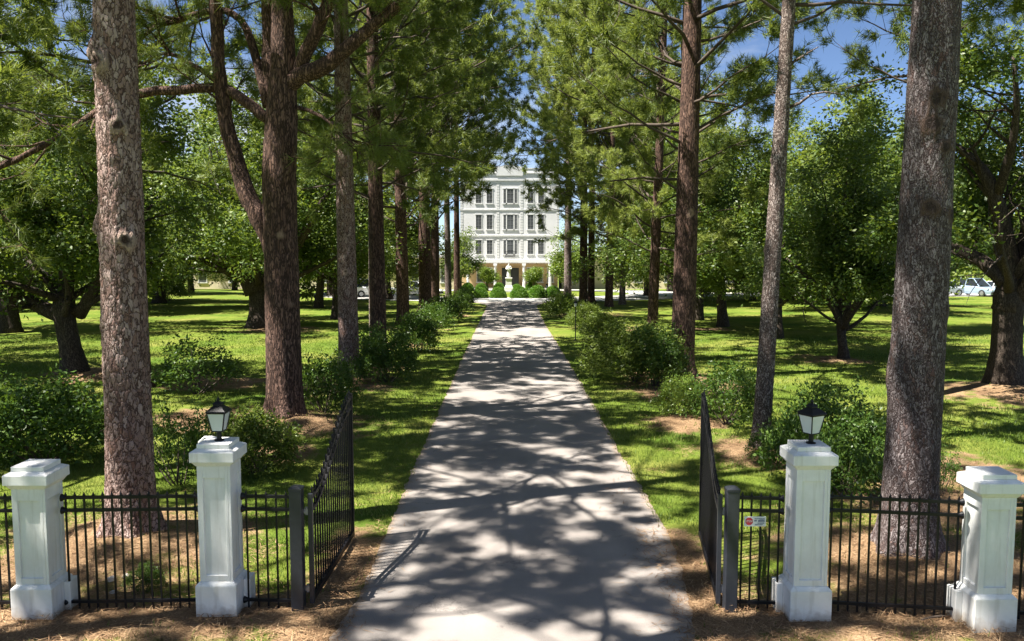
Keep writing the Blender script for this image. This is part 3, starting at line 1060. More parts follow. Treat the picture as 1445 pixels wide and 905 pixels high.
# near oak on the left, low branching
x, y = P_O1
org = Vector((x, y, gz(x, y)))
W = lambda u, v, dy=0: pl(u, v, y + dy) - org
k = y / FPX
limbs = [
    ([W(98, 450), W(72, 440), W(40, 425), W(8, 412, -.5), W(-40, 398, -1), W(-90, 370, -1.5)], [12 * k, 11 * k, 9.5 * k, 8 * k, 6 * k, 2 * k]),
    ([W(112, 445), W(135, 405, -.4), W(150, 380, -.8), W(175, 330, -1.2), W(215, 290, -1.5)], [9 * k, 8 * k, 7 * k, 5 * k, 2 * k]),
    ([W(96, 440), W(93, 390), W(100, 345), W(110, 300, .4), W(112, 240, .8), W(118, 180, 1)], [11 * k, 10 * k, 9 * k, 7 * k, 5 * k, 2 * k]),
    ([W(94, 420), W(75, 395, .8), W(48, 378, 1.8), W(20, 350, 2.5), W(-15, 320, 3)], [6 * k, 5.5 * k, 5 * k, 4 * k, 2 * k]),
    ([W(98, 345), W(75, 310, -.6), W(60, 285, -1.2), W(35, 250, -1.5)], [6 * k, 5 * k, 4 * k, 2 * k]),
    ([W(104, 360), W(120, 310, -1.5), W(150, 260, -2.5), W(165, 220, -3)], [6 * k, 5 * k, 4 * k, 2 * k]),
]
w, lv = oak_parts(31, 2.1, .34, 4.0, 6.5, 5, 36000, .15, None, .62, .1, limbs, .3, keep=lambda c_: c_.z > 2.9 and not (c_.y < 0 and abs(c_.x) < .8 and c_.z < 4))
tree_object('oak_tree', org, w, lv, M['barko'], M['oakleaf'], 'low branching oak with limbs spreading from a short trunk, left lawn', 'oak trees on the lawns')
# oak at the right edge
x, y = P_OR
org = Vector((x, y, gz(x, y)))
W = lambda u, v, dy=0: pl(u, v, y + dy) - org
k = y / FPX
limbs = [
    ([W(1418, 440), W(1428, 400), W(1420, 350), W(1410, 300), W(1395, 255), W(1372, 225, .3), W(1345, 205, .6), W(1310, 190, .8)], [19 * k, 16 * k, 13 * k, 11 * k, 9 * k, 7 * k, 5 * k, 2 * k]),
    ([W(1420, 400), W(1385, 368, .6), W(1345, 350, 1.2), W(1300, 335, 1.8), W(1260, 330, 2.4)], [12 * k, 10 * k, 8 * k, 5 * k, 2 * k]),
    ([W(1432, 430), W(1455, 390, -.5), W(1490, 340, -1), W(1530, 280, -1.4)], [11 * k, 10 * k, 8 * k, 2 * k]),
    ([W(1405, 280), W(1425, 220, -.8), W(1435, 150, -1.4), W(1430, 80, -1.8)], [7 * k, 6 * k, 4 * k, 2 * k]),
]
w, lv = oak_parts(33, 2.5, .42, 4.2, 9.0, 5, 36000, .14, None, .65, .15, limbs, .32, keep=lambda c_: c_.z > 3.9 and not (c_.y < 1.0 and -2.4 < c_.x < 1.3 and c_.z < 8.3))
tree_object('oak_tree', org, w, lv, M['barko'], M['oakleaf'], 'leaning oak with a bent thick trunk at the right edge of the picture', 'oak trees on the lawns')

# dark spreading oak behind the forked pine
x, y = at(365, 462)
org = Vector((x, y, gz(x, y)))
W = lambda u, v, dy=0: pl(u, v, y + dy) - org
k = y / FPX
limbs = [
    ([W(362, 412), W(345, 382), W(318, 366), W(280, 362, .4), W(240, 358, .8), W(195, 345, 1.2), W(140, 320, 1.6)], [17 * k, 14 * k, 10 * k, 8 * k, 6.5 * k, 4.5 * k, 2 * k]),
    ([W(368, 405), W(392, 372), W(418, 345, -.5), W(440, 310, -1), W(470, 260, -1.5)], [12 * k, 11 * k, 9 * k, 6 * k, 2 * k]),
    ([W(362, 410), W(352, 370, 1), W(340, 320, 2), W(330, 260, 3), W(320, 200, 3.5)], [12 * k, 10 * k, 8 * k, 5 * k, 2 * k]),
    ([W(350, 385), W(318, 340, -1.5), W(275, 310, -2.5), W(225, 285, -3.5)], [7 * k, 6 * k, 4 * k, 2 * k]),
]
w, lv = oak_parts(35, 2.0, .52, 6.4, 12, 7, 52000, .19, None, .85, .15, limbs, .3, keep=lambda c_: c_.z > 3.1)
tree_object('oak_tree', org, w, lv, M['barko'], M['oakleaf'], 'broad dark oak with a thick low limb reaching left behind the forked pine', 'oak trees on the lawns')
# multi branched tree on the right lawn
x, y = at(1190, 506)
org = Vector((x, y, gz(x, y)))
W = lambda u, v, dy=0: pl(u, v, y + dy) - org
k = y / FPX
limbs = [
    ([W(1189, 462), W(1178, 438), W(1160, 412), W(1140, 392, -.4), W(1110, 365, -.8)], [5.5 * k, 5 * k, 4 * k, 3 * k, 1.5 * k]),
    ([W(1191, 462), W(1196, 420), W(1199, 380), W(1203, 330, .4), W(1200, 270, .8)], [7 * k, 6.5 * k, 5.5 * k, 4 * k, 1.5 * k]),
    ([W(1192, 455), W(1210, 425, -.6), W(1230, 400, -1), W(1262, 370, -1.4)], [4.5 * k, 4 * k, 3 * k, 1.5 * k]),
    ([W(1190, 440), W(1172, 400, .8), W(1160, 355, 1.4), W(1150, 300, 2)], [4.5 * k, 4 * k, 3 * k, 1.5 * k]),
]
w, lv = oak_parts(36, 1.25, .17, 3.9, 8.2, 5, 40000, .14, None, .6, .25, limbs, .35, keep=lambda c_: c_.z > 2.5)
tree_object('oak_tree', org, w, lv, M['barko'], M['oakleaf'], 'multi branched small tree left of the thick grey pine', 'oak trees on the lawns')

# lawn oaks built once per kind
OK = {}
for key, a in {
    'broad': (41, 3.0, .5, 7.4, 12, 10, 46000, .20, .85, -.02),
    'small': (42, 1.9, .2, 4.2, 9.0, 9, 34000, .16, .62, .05),
    'wide': (43, 2.4, .28, 5.6, 11., 9, 42000, .18, .75, .0),
}.items():
    w, lv = oak_parts(a[0], a[1], a[2], a[3], a[4], a[5], a[6], a[7], None, a[8], a[9])
    OK[key] = (w, lv)


def place_oak(key, xy, label, rz=0, sc=1.0, group='oak trees on the lawns'):
    x, y = xy
    if key in OK:
        w, lv = OK.pop(key)
        o = tree_object('oak_tree', (x, y, gz(x, y)), w, lv, M['barko'], M['oakleaf'], label, group, rz)
        PROTO[key] = o
        o.scale = (sc,) * 3
    else:
        o = copy_tree(PROTO[key], (x, y, gz(x, y)), rz, sc)
        tag(o, label, 'tree', group)
    return o


PROTO = {}
place_oak('wide', at(1020, 461), 'small oak with a thin low side branch on the right lawn', .2, .95)
place_oak('small', at(1098, 478), 'small tree half hidden by the slender leaning pine', 2.9, 1.0)
place_oak('wide', at(985, 452), 'leafy oak close behind the dark brown pine of the right row', 2.2, 1.0)
place_oak('wide', at(1290, 470), 'leafy oak hidden behind the thick grey pine', 4.0, 1.05)
place_oak('broad', at(225, 428), 'far oak behind the plated bark pine on the left lawn', 3.1, .9)
place_oak('wide', at(475, 450), 'oak partly hidden behind the left row of pines', 5.0, 1.0)
place_oak('broad', (-21.5, 27.0), 'spreading oak added beyond the left edge to shade the left lawn', 2.0, .95)  # out of view, added so its crown casts shade on the lawn
place_oak('broad', (-25.0, 42.0), 'spreading oak added past the left edge to shade the open lawn', 4.4, 1.0)  # another oak added out of view to throw lawn shadows
place_oak('broad', at(1240, 432), 'far oak above the hedge on the right lawn', 1.7, .9)

# background trees, three kinds
BG = []
for i, a in enumerate(((51, 3.4, .35, 6.4, 17.0, 10, 46000, .30, 1.0, .12), (52, 2.8, .3, 5.6, 14.0, 10, 38000, .28, .95, .1), (53, 3.8, .36, 6.0, 20.0, 11, 50000, .32, 1.05, .2))):
    BG.append(oak_parts(a[0], a[1], a[2], a[3], a[4], a[5], a[6], a[7], None, a[8], a[9], sides=9, side_n=5))
bgp = {}
rb = random.Random(9)
bg = [(-14, 62, 1), (-20, 68, 0), (-27, 60, 2), (-33, 70, 1), (-38, 62, 0), (-46, 72, 2), (-52, 66, 0), (-10.5, 75, 1),
      (-17, 84, 2), (-25, 88, 0), (-33, 90, 2), (-42, 92, 1), (-52, 95, 0), (-62, 90, 2), (-70, 84, 1), (-22, 104, 2), (-34, 106, 2), (-48, 108, 2), (-60, 110, 0),
      (12, 66, 1), (17, 76, 0), (24, 71, 1), (31, 78, 1), (33, 89, 0), (46, 98, 2), (54, 100, 0), (64, 96, 2), (72, 92, 1),
      (12.5, 84, 2), (19, 100, 2), (28, 102, 0), (37, 104, 2), (47, 108, 2), (58, 110, 0), (23.5, 58, 1), (43, 62, 2), (58, 78, 1)]
names = {}
for i, (x, y, kd) in enumerate(bg):
    lab = ['round bushy tree in the green backdrop beyond the lawn', 'lower spreading tree in the green backdrop beyond the lawn', 'tall leafy tree in the green backdrop beyond the lawn'][kd]
    grp = ['round background trees', 'spreading background trees', 'tall background trees'][kd]
    loc = (x + rb.uniform(-1, 1), y + rb.uniform(-1, 1), gz0(y))
    if kd not in bgp:
        bgp[kd] = tree_object('broadleaf_tree', loc, *BG[kd], M['barko'], M['bgleaf'], lab, grp, rb.uniform(0, 6))
    else:
        o = copy_tree(bgp[kd], loc, rb.uniform(0, 6), rb.uniform(.85, 1.12))
        tag(o, lab, 'tree', grp)


# trees outside the frame or at its edge whose boughs reach in / shade the drive
def edge_pine(base, key, label, rz, sc, zoff=0.0, r0=.3):
    return pine('edge', base, r0, (0, 0), M['bark2'], key, label, 22, 32, 90, .06, (), sc, rz, 31, zoff=zoff)


o = edge_pine((-10.6, 14.5), 'low', 'pine at the left edge with dark low boughs above the pillars', .4, 1.0, 1.6, .3)
for ch in o.children:
    if ch.name.startswith('crown'):
        ch.material_slots[0].link = 'OBJECT'
        ch.material_slots[0].material = M['needle']  # shade on these boughs put into the colour with the darker needles
edge_pine((6.3, 31.5), 'mid', 'pine added for shade directly behind the dark brown pine of the right row', 4.4, 1.0, -.4, .25)  # added out of sight to put more shadow on the right lawn
edge_pine((11.2, 15.5), 'mid', 'pine at the right edge with sprays hanging into the sky gap', 1.4, 1.0, .5, .3)


edge_pine((-11.1, 25.2), 'mid', 'pine added for shade behind the plated bark pine on the left lawn', 2.4, 1.0, -.6, .28)  # extra pine put in to shade the left side
edge_pine((11.35, 23.6), 'mid', 'pine added for shade behind the thick grey pine on the right lawn', 3.4, .75, 3.6, .26)  # extra pine put in to shade the right side
edge_pine((-4.9, 6.4), 'shade', 'roadside pine whose high crown shades the gate from the left', 1.1, 1.0, 1.6, .30)
edge_pine((-11.6, 6.6), 'high', 'roadside pine further left whose crown shades the left fence', 2.9, 1.05, .3, .32)
edge_pine((-15.5, 22.0), 'mid', 'pine outside the left edge above the low branching oak', 5.4, 1.0, .0, .28)

# ------------------------------------------------------------------ shrubs
def shrub_parts(seed, rx, rz_, nclump, per, size, clump_r, upb=.6, stems=9):
    r = random.Random(seed)
    rg = np.random.default_rng(seed)
    wood = MB()
    C, R = [], []
    for i in range(nclump):
        a, u = r.uniform(0, 2 * PI), r.uniform(-.1, 1)
        q = r.uniform(.55, 1.0) ** .5
        lump = 1 + .45 * noise.noise(Vector((math.cos(a) * 1.3 + seed, math.sin(a) * 1.3, u * 1.6)))
        if r.random() < .12:
            lump *= 1.28
        rr = math.sqrt(max(0.05, 1 - max(0, u) ** 2)) * q * lump
        C.append((rx * rr * math.cos(a), rx * rr * math.sin(a), rz_ * (.28 + .62 * u * q * lump)))
        R.append(clump_r * r.uniform(.45, 1.35) / max(1, lump * .9))
        if i % max(1, nclump // stems) == 0:
            p = limb_path((r.uniform(-.12, .12), r.uniform(-.12, .12), -.05), Vector(C[-1]) + Vector((0, 0, .3)), Vector(C[-1]).length * 1.05, r, 5, .0, .12)
            wood.tube(p, taper(.022, .006, 5), 5)
    return wood, leaves(C, R, per, size, rg, .8, upb, .45, .0)


SH = {}
for key, a, lm in (('dense', (61, .95, 1.35, 150, 52, .085, .24), 'azalea'), ('loose', (67, .95, 1.4, 110, 46, .085, .25), 'azalea'), ('sparse', (62, .95, 1.5, 85, 34, .09, .22), 'azalea'), ('lime', (63, .95, 1.2, 150, 50, .085, .22), 'limeleaf'),
                   ('big', (64, 1.5, 2.1, 260, 60, .10, .30), 'azalea_b'), ('sunleaf', (66, .95, 1.35, 150, 60, .09, .25), 'azalea_b'), ('wild', (65, 1.0, 1.0, 90, 40, .10, .25), 'azalea')):
    w, lv = shrub_parts(*a)
    SH[key] = [w, lv, M[lm], None]


def place_shrub(key, xy, label, w, h=None, rz=0, group='shrubs along the drive and fence', name='azalea_shrub', cat='shrub', mat=None):
    x, y = xy
    base = {'dense': (1.9, 1.35), 'loose': (1.9, 1.35), 'sunleaf': (1.9, 1.35), 'sparse': (1.9, 1.5), 'lime': (1.9, 1.2), 'big': (3.0, 2.1), 'wild': (2.0, 1.0)}[key]
    s = w / base[0]
    sz = (h / base[1]) if h else s
    e = SH[key]
    if e[3] is None:
        o = tree_object(name, (x, y, gz(x, y) - .03), e[0], e[1], M['twig'], e[2], label, group, rz, cat, 'stems', 'foliage')
        e[3] = o
        o.scale = (s, s, sz)
    else:
        o = copy_tree(e[3], (x, y, gz(x, y) - .03), rz, (s, s, sz))
        tag(o, label, cat, group)
    return o


place_shrub('dense', at(60, 655), 'wide dark shrub in shade at the left edge behind the low pillar', 2.3, 1.7, .3)
place_shrub('dense', at(5, 640), 'dark shrub cut by the left picture edge', 1.9, 1.5, 2.0)
place_shrub('sparse', at(276, 556), 'open airy shrub on the lawn left of the forked pine', 2.1, 1.7, 1.0)
place_shrub('sparse', at(250, 685), 'twiggy shrub behind the tall left pillar, beside the plated pine', 1.15, 1.45, 2.4)
place_shrub('sunleaf', at(362, 668), 'leafy shrub under the forked pine, right of the left lantern', 1.35, 1.2, .9)
place_shrub('sparse', at(305, 655), 'thin shrub standing directly behind the left lantern', 1.0, 1.3, 4.0)
place_shrub('loose', at(456, 585), 'rounded dark shrub between the forked pine and the gate', 1.6, 1.45, 3.0)
place_shrub('dense', at(545, 540), 'large dark azalea at the foot of the speckled pine', 1.75, 1.65, .2)
place_shrub('loose', at(512, 522), 'dark azalea behind the straw mound, left row', 1.5, 1.5, 5.0)
place_shrub('dense', at(590, 497), 'dark azalea third from the gate in the left row', 1.7, 1.6, 1.6)
place_shrub('loose', at(612, 472), 'dark azalea near the parked white cars, left row', 1.9, 1.5, 4.4)
place_shrub('dense', at(628, 455), 'dark azalea before the sunlit slim pine, left row', 2.0, 1.5, 2.2)
place_shrub('loose', at(643, 443), 'small dark azalea close to the far end of the left row', 1.8, 1.4, 3.7)
place_shrub('dense', at(655, 433), 'last azalea of the left row, touching the clipped balls', 1.6, 1.3, 1.2)
place_shrub('lime', at(237, 424), 'bright yellow green shrub far across the left lawn', 3.2, 2.0, 1.0, name='lime_shrub')
place_shrub('lime', at(962, 592), 'small bright shrub beside the right gate leaf', 1.15, 1.0, .4, name='lime_shrub')
place_shrub('loose', at(1025, 600), 'dark shrub between the right gate leaf and the slender pine', 1.6, 1.45, 2.6)
place_shrub('big', at(893, 540), 'biggest azalea, sunlit on its left, right row', 2.9, 1.95, .0)
place_shrub('loose', at(925, 545), 'dark azalea tucked against the dark brown pine', 1.7, 1.8, 1.1)
place_shrub('sunleaf', at(848, 478), 'rounded azalea just right of the tall path lamp', 2.0, 1.25, 2.9)
place_shrub('sunleaf', at(825, 465), 'sunny azalea directly behind the tall path lamp', 1.8, 1.3, 4.9)
place_shrub('lime', at(797, 449), 'yellow green shrub at the far end of the right row', 2.2, 1.6, 2.0, name='lime_shrub')
place_shrub('wild', at(1135, 680), 'loose leafy shrub left of the tall right pillar lantern', 1.3, 1.25, .7)
place_shrub('loose', at(1175, 650), 'leafy shrub behind the right lantern', 1.7, 1.5, 5.4)
place_shrub('dense', at(1215, 670), 'leafy shrub against the thick grey pine', 1.3, 1.25, 3.3)
place_shrub('wild', at(1195, 705), 'low wild shrub right behind the tall right pillar', 1.3, 1.0, 1.9)
place_shrub('sparse', at(1090, 655), 'twiggy sprouts around the foot of the slender leaning pine', .9, .7, 1.9)
place_shrub('sparse', at(1325, 700), 'thin sapling shrub right of the thick grey pine', .55, .95, .9)
place_shrub('wild', at(205, 830), 'small green weed clump inside the left fence panel', .42, .28, .9, name='weed_clump', cat='weed')
place_shrub('wild', at(1190, 432), 'dark low hedge shrub at the far right lawn edge', 3.5, 1.8, .9)
place_shrub('wild', at(1225, 434), 'dark hedge shrub beyond the multi branched tree', 3.5, 1.8, 2.9)
place_shrub('wild', at(1160, 430), 'dark hedge shrub beyond the slender leaning pine', 3.5, 1.7, 4.9)
place_shrub('lime', at(985, 425), 'pale round shrub behind the right lawn, near the pale strip', 3.0, 3.0, 4.1, name='lime_shrub')
place_shrub('lime', at(1062, 424), 'pale round shrub before the white wing on the right', 3.0, 3.0, 1.1, name='lime_shrub')
place_shrub('dense', at(20, 440), 'dark shrub far across the left lawn at the picture edge', 3.4, 2.0, 1.1)


# clipped balls in the round bed
def ball_parts(seed, rr):
    rg = np.random.default_rng(seed)
    n = 2600
    d = unit(rg.normal(size=(n, 3)))
    d[:, 2] = np.abs(d[:, 2]) * 1.0 - .28
    wood = MB()
    for k in range(5):
        wood.tube([(0, 0, -.05), (.1 * math.cos(k * 1.3), .1 * math.sin(k * 1.3), .25), (.4 * math.cos(k * 1.3), .4 * math.sin(k * 1.3), .6)], (.03, .02, .008), 5)
    C = np.stack([d[:, 0] * rr, d[:, 1] * rr, (d[:, 2] + .3) * rr * 1.3], 1)
    return wood, leaves(C, np.full(n, .07), 7, .075, rg, 1, .6, .55)


balls = [(656, 421, 1.0), (678, 421, .95), (703, 421, 1.0), (732.5, 421, 1.08), (758.5, 421, 1.15), (780, 420, 1.05), (704, 410, .95), (729, 411.5, .85), (751, 410.5, 1.1), (679, 411, .95), (660, 411, 1.0)]
blab = ['clipped ball bush at the left end of the front row', 'clipped ball bush second from the left in the front row', 'clipped ball bush in front and left of the statue', 'clipped ball bush in front and right of the statue',
        'largest clipped ball bush, right of the statue in the front row', 'clipped ball bush at the right end of the front row', 'small clipped ball bush just left of the statue pedestal', 'smallest clipped ball bush just right of the statue pedestal',
        'clipped ball bush under the right topiary tree', 'shaded clipped ball bush under the left topiary tree', 'shaded clipped ball bush at the back left of the bed']
bw, bl = ball_parts(71, .72)
b0 = None
for (u, v, s), lab in zip(balls, blab):
    x, y = at(u, v)
    if b0 is None:
        b0 = tree_object('ball_bush', (x, y, gz(x, y)), bw, bl, M['twig'], M['boxleaf'], lab, 'clipped ball bushes in the round bed', 0, 'bush', 'stems', 'foliage')
        b0.scale = (s,) * 3
    else:
        o = copy_tree(b0, (x, y, gz(x, y)), u, s)
        tag(o, lab, 'bush', 'clipped ball bushes in the round bed')

# small trees by the porch
w, lv = oak_parts(81, 1.25, .14, 1.05, 2.4, 8, 9000, .15, None, .36, .3, side_n=4)
t0 = tree_object('topiary_tree', (-3.0, 103, gz0(103)), w, lv, M['bark4'], M['limeleaf'], 'round headed little tree left of the statue before the porch', 'little trees before the porch')
t1 = copy_tree(t0, (2.6, 103, gz0(103)), 2, 1.0)
tag(t1, 'round headed little tree right of the statue before the porch', 'tree', 'little trees before the porch')
w, lv = oak_parts(82, 1.8, .16, 2.3, 7.0, 9, 15000, .22, None, .75, .2)
t0 = tree_object('porch_tree', (-6.3, 104, gz0(104)), w, lv, M['barko'], M['oakleaf'], 'grey green tree at the left corner of the white building', 'taller trees at the building corners')
w, lv = oak_parts(83, 1.6, .18, 2.8, 8.0, 9, 20000, .24, None, .8, .2)
t1 = tree_object('porch_tree', (6.9, 102, gz0(102)), w, lv, M['barko'], M['limeleaf'], 'bright green tree at the right corner of the white building', 'taller trees at the building corners')


# ------------------------------------------------------------------ gate pillars
def pillar(cx, cy, h, label, side):
    g = gz(cx, cy)
    root = empty('gate_pillar', (cx, cy, g))
    tag(root, label, 'pillar', 'white gate pillars')
    b = MB().box(-.235, .235, -.235, .235, -.15, .36)
    b.frustum(0, 0, .36, .235, .40, .195)
    b.build('base', M['white'], root, bevel=.008)
    z0, z1 = .40, h - .22
    s, d, pw = .19, .026, .125
    # shaft core with raised border strips so the centre of each face is a recessed panel
    sh = MB().box(-s + d, s - d, -s + d, s - d, z0 - .02, z1)
    for q in range(4):
        R = Matrix.Rotation(q * PI / 2, 4, 'Z')
        t = MB()
        t.box(-s, -pw, -s, -s + d + .004, z0, z1 + .001)
        t.box(pw, s - d - .004 if q % 2 else s, -s, -s + d + .004, z0, z1 + .001) if False else t.box(pw, s - d - .005, -s, -s + d + .004, z0, z1 + .001)
        t.box(-pw, pw, -s + .001, -s + d + .004, z1 - .17, z1)
        t.box(-pw, pw, -s + .001, -s + d + .004, z0, z0 + .07)
        bb = len(sh.v)
        sh.v += [tuple(R @ Vector(v)) for v in t.v]
        sh.f += [tuple(bb + i for i in f) for f in t.f]
        sh.m += t.m
    sh.build('shaft', M['white'], root, bevel=.004)
    c = MB()
    c.frustum(0, 0, z1 - .035, .195, z1 + .02, .235)
    c.box(-.25, .25, -.25, .25, z1 + .02, z1 + .135)
    c.frustum(0, 0, z1 + .135, .25, z1 + .165, .19)
    c.box(-.185, .185, -.185, .185, z1 + .165, z1 + .22)
    c.build('cap', M['white'], root, bevel=.007)
    MB().box(side * .236, side * .31, .02, .235, -.1, .345).build('footing', M['white'], root, bevel=.006)
    return g + h


PIL = [(-5.44, 9.535, 1.76, 'low white pillar at the left edge without a lantern', 1), (-3.383, 9.63, 2.0, 'tall white pillar left of the drive, carrying a lantern', 1),
       (3.368, 9.485, 2.0, 'tall white pillar right of the drive, carrying a lantern', -1), (5.31, 9.24, 1.74, 'low white pillar at the right edge without a lantern', -1)]
tops = [pillar(*a) for a in PIL]


def lantern(x, y, z, label, rz):
    root = empty('lantern', (x, y, z), rz)
    tag(root, label, 'lantern', 'lanterns on the tall pillars')
    p = MB().lathe([(.055, 0), (.055, .012), (.028, .02), (.026, .10), (.034, .105), (.034, .12), (.022, .13)], 14)
    p.build('stem', M['iron'], root, smooth=False)
    z0, z1, a, b_ = .125, .335, .062, .10
    f = MB().box(-a - .004, a + .004, -a - .004, a + .004, z0 - .012, z0)
    for sx in (-1, 1):
        for sy in (-1, 1):
            f.tube([(sx * a, sy * a, z0 - .004), (sx * b_, sy * b_, z1)], (.009, .009), 4)
    for s in (-1, 1):
        f.box(-b_ - .008, b_ + .008, s * b_ - .008, s * b_ + .008, z1 - .008, z1 + .006)
        f.box(s * b_ - .008, s * b_ + .008, -b_ + .009, b_ - .009, z1 - .008, z1 + .006)
    f.build('frame', M['iron'], root)
    for q in range(4):
        R = Matrix.Rotation(q * PI / 2, 4, 'Z')
        t = MB()
        e0, e1 = a - .004, b_ - .006
        vs = [(-e0, -a - .001, z0), (e0, -a - .001, z0), (e1, -b_ - .001, z1 - .006), (-e1, -b_ - .001, z1 - .006)]
        vs += [(vx, vy + .006, vz) for vx, vy, vz in vs]
        t.v = [tuple(R @ Vector(v)) for v in vs]
        t.f = [(0, 1, 2, 3), (7, 6, 5, 4), (0, 4, 5, 1), (1, 5, 6, 2), (2, 6, 7, 3), (3, 7, 4, 0)]
        t.m = [0] * 6
        t.build('pane', M['frost'], root)
    r_ = MB()
    r_.frustum(0, 0, z1 + .007, .116, z1 + .02, .113)
    r_.frustum(0, 0, z1 + .02, .113, z1 + .075, .05)
    r_.frustum(0, 0, z1 + .075, .045, z1 + .095, .043)
    r_.frustum(0, 0, z1 + .095, .055, z1 + .125, .022)
    r_.build('roof', M['iron'], root, bevel=.003)
    MB().lathe([(.012, z1 + .125), (.02, z1 + .14), (.012, z1 + .155), (.004, z1 + .18)], 10).build('finial', M['iron'], root, smooth=True)


lantern(-3.37, 9.63, tops[1], 'black lantern with frosted panes on the tall left pillar', 0.0)
lantern(3.39, 9.485, tops[2], 'black lantern with frosted panes on the tall right pillar', 0.5)
cd = MB().tube([(-3.39, 9.67, tops[1] + .015), (-3.48, 9.70, tops[1] + .028), (-3.57, 9.72, tops[1] + .02), (-3.64, 9.73, tops[1] - .04), (-3.66, 9.74, tops[1] - .14), (-3.66, 9.74, tops[1] - .30)], [.012] * 6, 8).build('conduit', M['white'], None, smooth=True)
tag(cd, 'white bent cable conduit curving off the top of the tall left pillar', 'conduit')


# ------------------------------------------------------------------ iron fence panels and gates
def bar(a, b, t, mb):
    a, b = Vector(a), Vector(b)
    mb.tube([a, b], (t * .7071, t * .7071), 4)


def rot_bar(mb, a, b, hw, hh):
    """box rail from a to b, hw half width across, hh half height"""
    a, b = Vector(a), Vector(b)
    d = (b - a).normalized()
    s = Vector((-d.y, d.x, 0)).normalized() * hw
    u = Vector((0, 0, 1)) * hh
    n = len(mb.v)
    for p in (a, b):
        mb.v += [tuple(p - s - u), tuple(p + s - u), tuple(p + s + u), tuple(p - s + u)]
    for q in ((3, 2, 1, 0), (4, 5, 6, 7), (0, 1, 5, 4), (1, 2, 6, 5), (2, 3, 7, 6), (3, 0, 4, 7)):
        mb.f.append(tuple(n + i for i in q))
        mb.m.append(0)


def picket_mesh(h):
    p = MB().box(-.0095, .0095, -.0095, .0095, -.0, h - .05)
    p.frustum(0, 0, h - .05, .013, h - .04, .013)
    p.frustum(0, 0, h - .04, .011, h, .001)
    return p


def fence(x0, y0, x1, y1, label, ends=(1, 1), h=1.41):
    root = empty('iron_fence', ((x0 + x1) / 2, (y0 + y1) / 2, gz((x0 + x1) / 2, 9.9)))
    tag(root, label, 'fence', 'black iron fence panels')
    ox, oy = (x0 + x1) / 2, (y0 + y1) / 2
    A, B = Vector((x0 - ox, y0 - oy, 0)), Vector((x1 - ox, y1 - oy, 0))
    for z in (1.34, 1.19, .10):
        r_ = MB()
        rot_bar(r_, A + Vector((0, 0, z)), B + Vector((0, 0, z)), .018, .017)
        r_.build('rail', M['iron'], root)
        for e, P, sg in ((ends[0], A, 1), (ends[1], B, -1)):
            if e:
                d = (B - A).normalized() * sg
                P = P + Vector((0, 0, z))
                MB().tube([P, P + d * .012, P + d * .04, P + d * .06], (.045, .042, .026, .024), 10).build('bracket', M['iron'], root)
    ln = (B - A).length
    n = max(3, int(round(ln / .106)))
    proto = None
    for i in range(n):
        P = A.lerp(B, (i + .45) / (n - .1))
        if proto is None:
            proto = picket_mesh(h).build('picket', M['iron'], root)
            o = proto
        else:
            o = proto.copy()
            COL.objects.link(o)
        o.location = P
    return root


fence(-8.2, 9.55, -5.685, 9.57, 'black iron fence running off the left edge beyond the low pillar', (0, 1))
fence(-5.195, 9.58, -3.63, 9.64, 'black iron fence panel between the two left pillars')
fence(-3.14, 9.65, -2.565, 9.62, 'narrow iron fence panel between the tall left pillar and gate post', (1, 0))
fence(2.612, 9.59, 3.123, 9.55, 'narrow iron fence panel with the little sign, beside the right gate post', (0, 1))
fence(3.615, 9.51, 5.065, 9.32, 'black iron fence panel between the two right pillars')
fence(5.56, 9.27, 8.2, 9.05, 'black iron fence running off the right edge beyond the low pillar', (1, 0))


def gate_post(x, y, label):
    root = empty('gate_post', (x, y, gz(x, y)))
    tag(root, label, 'post', 'steel gate posts')
    MB().box(-.07, .07, -.07, .07, -.2, 1.43).build('post', M['postpaint'], root, bevel=.006)
    MB().box(-.076, .076, -.076, .076, 1.43, 1.455).frustum(0, 0, 1.455, .074, 1.48, .03).build('cap', M['postpaint'], root, bevel=.003)
    return root


gate_post(-2.493, 9.61, 'thick charcoal gate post left of the drive')
gate_post(2.538, 9.58, 'thick charcoal gate post right of the drive')


